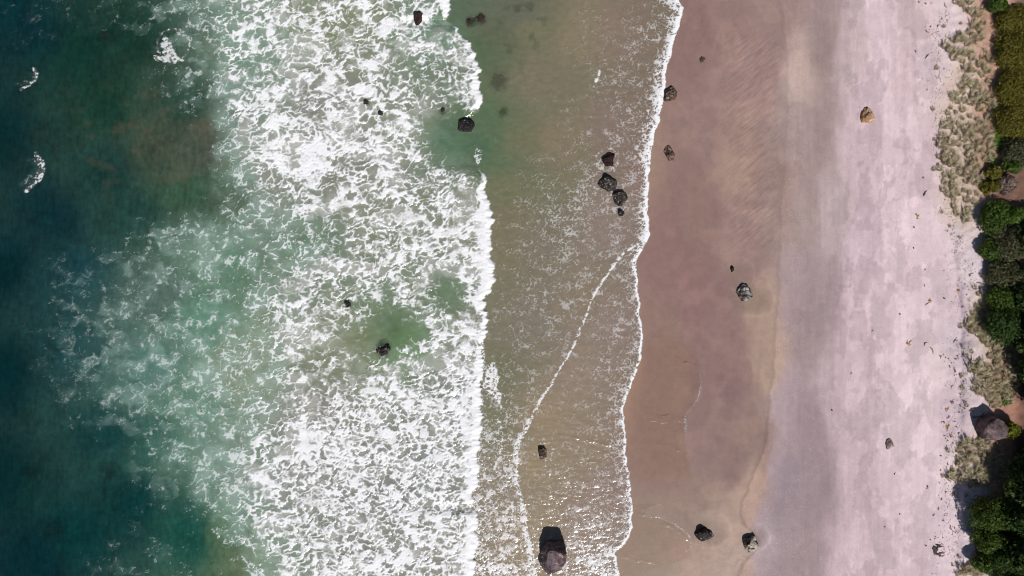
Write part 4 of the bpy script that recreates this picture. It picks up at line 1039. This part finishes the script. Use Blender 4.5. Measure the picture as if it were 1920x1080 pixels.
# ------------------------------------------------------------------ wrack and driftwood on the sand
D_BLACK = plain_material("dried_kelp", (.075, .055, .050), (.18, .14, .13), 6)
D_BROWN = plain_material("brown_weed", (.17, .105, .075), (.32, .22, .17), 6)
D_ORANGE = plain_material("orange_weed", (.36, .20, .06), (.52, .33, .14), 5)
D_GREY = plain_material("driftwood", (.16, .12, .11), (.34, .29, .27), 5)
D_PALE = plain_material("bleached_driftwood", (.50, .45, .44), (.70, .66, .66), 5)
def stick(p0, p1, r, mat, label, seed, group="driftwood sticks on the upper beach", bend=.1, name="driftwood_stick", fork=False):
    rs = np.random.default_rng(seed)
    a = np.array(P(*p0, 2.2)); b = np.array(P(*p1, 2.2)); L = np.linalg.norm(b - a)
    per = np.array([-(b - a)[1], (b - a)[0], 0]) / L
    pts = []; rad = []
    for i in range(6):
        t_ = i / 5; q = a + (b - a) * t_ + per * L * bend * math.sin(t_ * math.pi) * rs.uniform(.6, 1.3) + per * L * .03 * rs.normal()
        q[2] = ground(q[0], q[1]) + r * .6 + .05 * math.sin(t_ * 5); pts.append(q); rad.append(r * (1 - .55 * t_) * rs.uniform(.85, 1.15))
    base = pts[0].copy(); paths = [([tuple(p - base) for p in pts], rad)]
    if fork:
        m = pts[3]; f = m + (b - a) * .25 + per * L * .22; f[2] = ground(f[0], f[1]) + .08
        paths.append(([tuple(m - base), tuple((m + f) / 2 - base), tuple(f - base)], [r * .6, r * .45, r * .2]))
    v, f = tubes(paths, 6)
    return tag(mesh_obj(name, v, f, mat, loc=tuple(base)), label, "stick", group)
def wrack(px, py, size, mat, label, seed, group="scraps of wrack on the pale sand", strands=7, name="seaweed_scrap", cat="seaweed", ring=False):
    rs = np.random.default_rng(seed); x, y, _ = P(px, py, 2.3); z = ground(x, y); S = size * UNIT
    V = []; F = []
    for s in range(strands):
        if ring:
            a0 = 2 * math.pi * s / strands; c = np.array([math.cos(a0), math.sin(a0)]) * S * rs.uniform(.4, .95); an = a0 + 1.57 + rs.uniform(-.5, .5)
        else:
            c = rs.normal(size=2) * S * np.array([.26, .34]); an = rs.normal(1.2, .7)
        L = S * rs.uniform(.3, .65); w = S * rs.uniform(.08, .2); curl = rs.uniform(-1.0, 1.0)
        pts = []
        p = c - np.array([math.cos(an), math.sin(an)]) * L * .5
        for i in range(5):
            pts.append(p.copy()); p = p + np.array([math.cos(an), math.sin(an)]) * L / 4; an += curl / 4
        prof = [.25, .9, 1, .8, .15]; b0 = len(V)
        for i, q in enumerate(pts):
            d = pts[min(i + 1, 4)] - pts[max(i - 1, 0)]; d = d / (np.linalg.norm(d) + 1e-9); nrm = np.array([-d[1], d[0]]) * w * prof[i]
            hz = .02 + .05 * rs.uniform(0, 1)
            V += [(q[0] - nrm[0], q[1] - nrm[1], -.03), (q[0], q[1], hz + .04), (q[0] + nrm[0], q[1] + nrm[1], -.03)]
        for i in range(4):
            for j in (0, 1): F.append((b0 + i * 3 + j, b0 + i * 3 + j + 1, b0 + i * 3 + 4 + j, b0 + i * 3 + 3 + j)[::-1])
    return tag(mesh_obj(name, V, F, mat, loc=(x, y, z + .01)), label, cat, group)

stick((1733,367), (1739,357), .11, D_BLACK, "thick short black driftwood log on the upper beach below the long grass", 501, name="driftwood_log")
stick((1737,110), (1746,100), .08, D_PALE, "bleached white driftwood stick near the top of the beach", 502)
stick((1736,109), (1744,100), .06, D_BLACK, "dark stick lying along the bleached white one", 503)
stick((1734,648), (1742,643), .07, D_BROWN, "short hooked brown stick right of the orange weed", 504, bend=.3)
stick((1746,652), (1751,664), .09, D_BROWN, "short straight reddish stick below the hooked one", 505)
stick((1787,642), (1796,632), .07, D_GREY, "straight dark grey driftwood pole on the sand left of the small grass patch", 506, bend=.02)
stick((1816,782), (1843,778), .09, D_BLACK, "long dark branch pointing at the big dune boulder", 507, fork=True)
stick((1736,572), (1746,568), .05, D_BROWN, "thin brown stem trailing from the forked orange weed", 508)
stick((1760,147), (1762,139), .05, D_GREY, "thin dark twig beside the long grass near the top", 509)
stick((1717,94), (1719,99), .08, D_BLACK, "tiny dark stick left of the bleached driftwood", 510)
stick((1763,388), (1764,400), .04, D_GREY, "hair thin twig below the long grass patch", 511)
stick((1773,15), (1771,5), .07, D_GREY, "curved grey twig by the top end of the long grass", 512, bend=.25)
stick((1817,498), (1818,492), .05, D_GREY, "small upright twig on the sand beside the upper trees", 513)
stick((1824,530), (1842,538), .07, D_GREY, "slanting grey branch above the small grass patch", 514)
stick((1812,518), (1819,512), .07, D_BLACK, "short dark twig curled on the sand beside the belt", 515, bend=.2)
stick((1816,694), (1826,686), .09, D_BLACK, "black driftwood at the left tip of the middle grass patch", 516)
stick((1774,785), (1779,781), .05, D_BROWN, "tiny brown stick below the orange wrack line", 517)
stick((1759,956), (1761,950), .06, D_BLACK, "tiny black stick low on the upper beach", 518)
wrack(1745, 564, 8, D_ORANGE, "forked orange brown weed on pale sand near the trees", 521, None, 9)
wrack(1707, 643, 9, D_ORANGE, "leaf shaped orange weed clump on the middle of the pale sand", 522, None, 9)
wrack(1722, 404, 8, D_ORANGE, "pale yellow orange weed clump below the black log", 523, None, 10)
wrack(1798, 545, 6, D_ORANGE, "small orange weed tuft at the edge of the dune", 524, None, 7)
wrack(1776, 767, 8, D_ORANGE, "upper orange brown weed patch on the wrack line", 525, None, 10)
wrack(1778, 800, 9, D_ORANGE, "long lower orange brown weed patch on the wrack line", 526, None, 12)
wrack(1784, 754, 6, D_BROWN, "brown weed above the upper orange patch", 527, None, 8)
wrack(1740, 911, 6, D_BROWN, "olive brown weed strip alone low on the pale sand", 528, None, 6)
wrack(1764, 1031, 13, D_BLACK, "ring shaped tangle of black weed near the bottom of the beach", 529, None, 34, "seaweed_tangle", ring=True)
wrack(1783, 724, 6, D_BLACK, "curled black weed at the top of the wrack line", 530, None, 6)
wrack(1801, 739, 5, D_BLACK, "black weed knot left of the middle grass patch", 531, None, 6)
wrack(1788, 695, 6, D_BLACK, "black weed knot above the curled one", 532, None, 6)
wrack(1761, 47, 5, D_BLACK, "round black weed knot near the top of the beach", 533, None, 6)
wrack(1739, 59, 5, D_BROWN, "small brown weed knot near the top of the beach", 534, None, 6)
wrack(1765, 669, 5, D_BLACK, "pair of small dark weed knots below the straight stick", 535, None, 5)
scr = [(1746,48),(1749,63),(1747,5),(1737,6),(1725,2),(1766,35),(1770,129),(1740,168),(1733,332),(1716,425),(1736,505),(1776,433),(1782,440),(1772,374),(1778,672),(1783,680),(1787,690),
       (1779,686),(1795,668),(1790,672),(1769,665),(1772,670),(1801,708),(1804,715),(1788,703),(1770,791),(1766,791),(1769,817),(1773,822),(1781,819),(1776,826),(1771,839),(1774,836),(1764,854),
       (1776,869),(1764,881),(1773,922),(1766,936),(1752,966),(1768,1008),(1754,1009),(1738,1024),(1770,1037),(1780,985),(1792,967),(1782,991),(1746,1013),(1800,985),(1803,575),(1812,563),(1817,588),
       (1809,590),(1806,533),(1808,553),(1846,519),(1797,772),(1800,760),(1806,765),(1785,830),(1790,845),(1690,965),(1663,990),(1681,890),(1600,700),(1564,770),(1690,590),(1735,535),(1715,465),
       (1770,560),(1640,620),(1785,930),(1776,950),(1768,975),(1762,905),(1779,780),(1790,790),(1794,800),(1798,812)]
rs = np.random.default_rng(77)
for k, (px, py) in enumerate(scr):
    wrack(px, py, float(rs.uniform(1.8, 3.6)), D_BLACK if rs.uniform() < .6 else D_BROWN, 
          "tiny dark scrap of wrack " + ("near the top of the beach left of the long grass" if py < 180 else "on bare sand beside the lower long grass" if py < 520 else
          "on open pale sand in mid beach" if px < 1736 else "on the sand left of the small grass patch" if py < 640 else "on the wrack line left of the middle grass patch" if py < 745 else
          "on the wrack line beside the orange weed" if py < 830 else "on the sand left of the lower grass patch" if py < 925 else "low on the beach around the black weed ring"), 600 + k, "tiny scraps of wrack", 7)
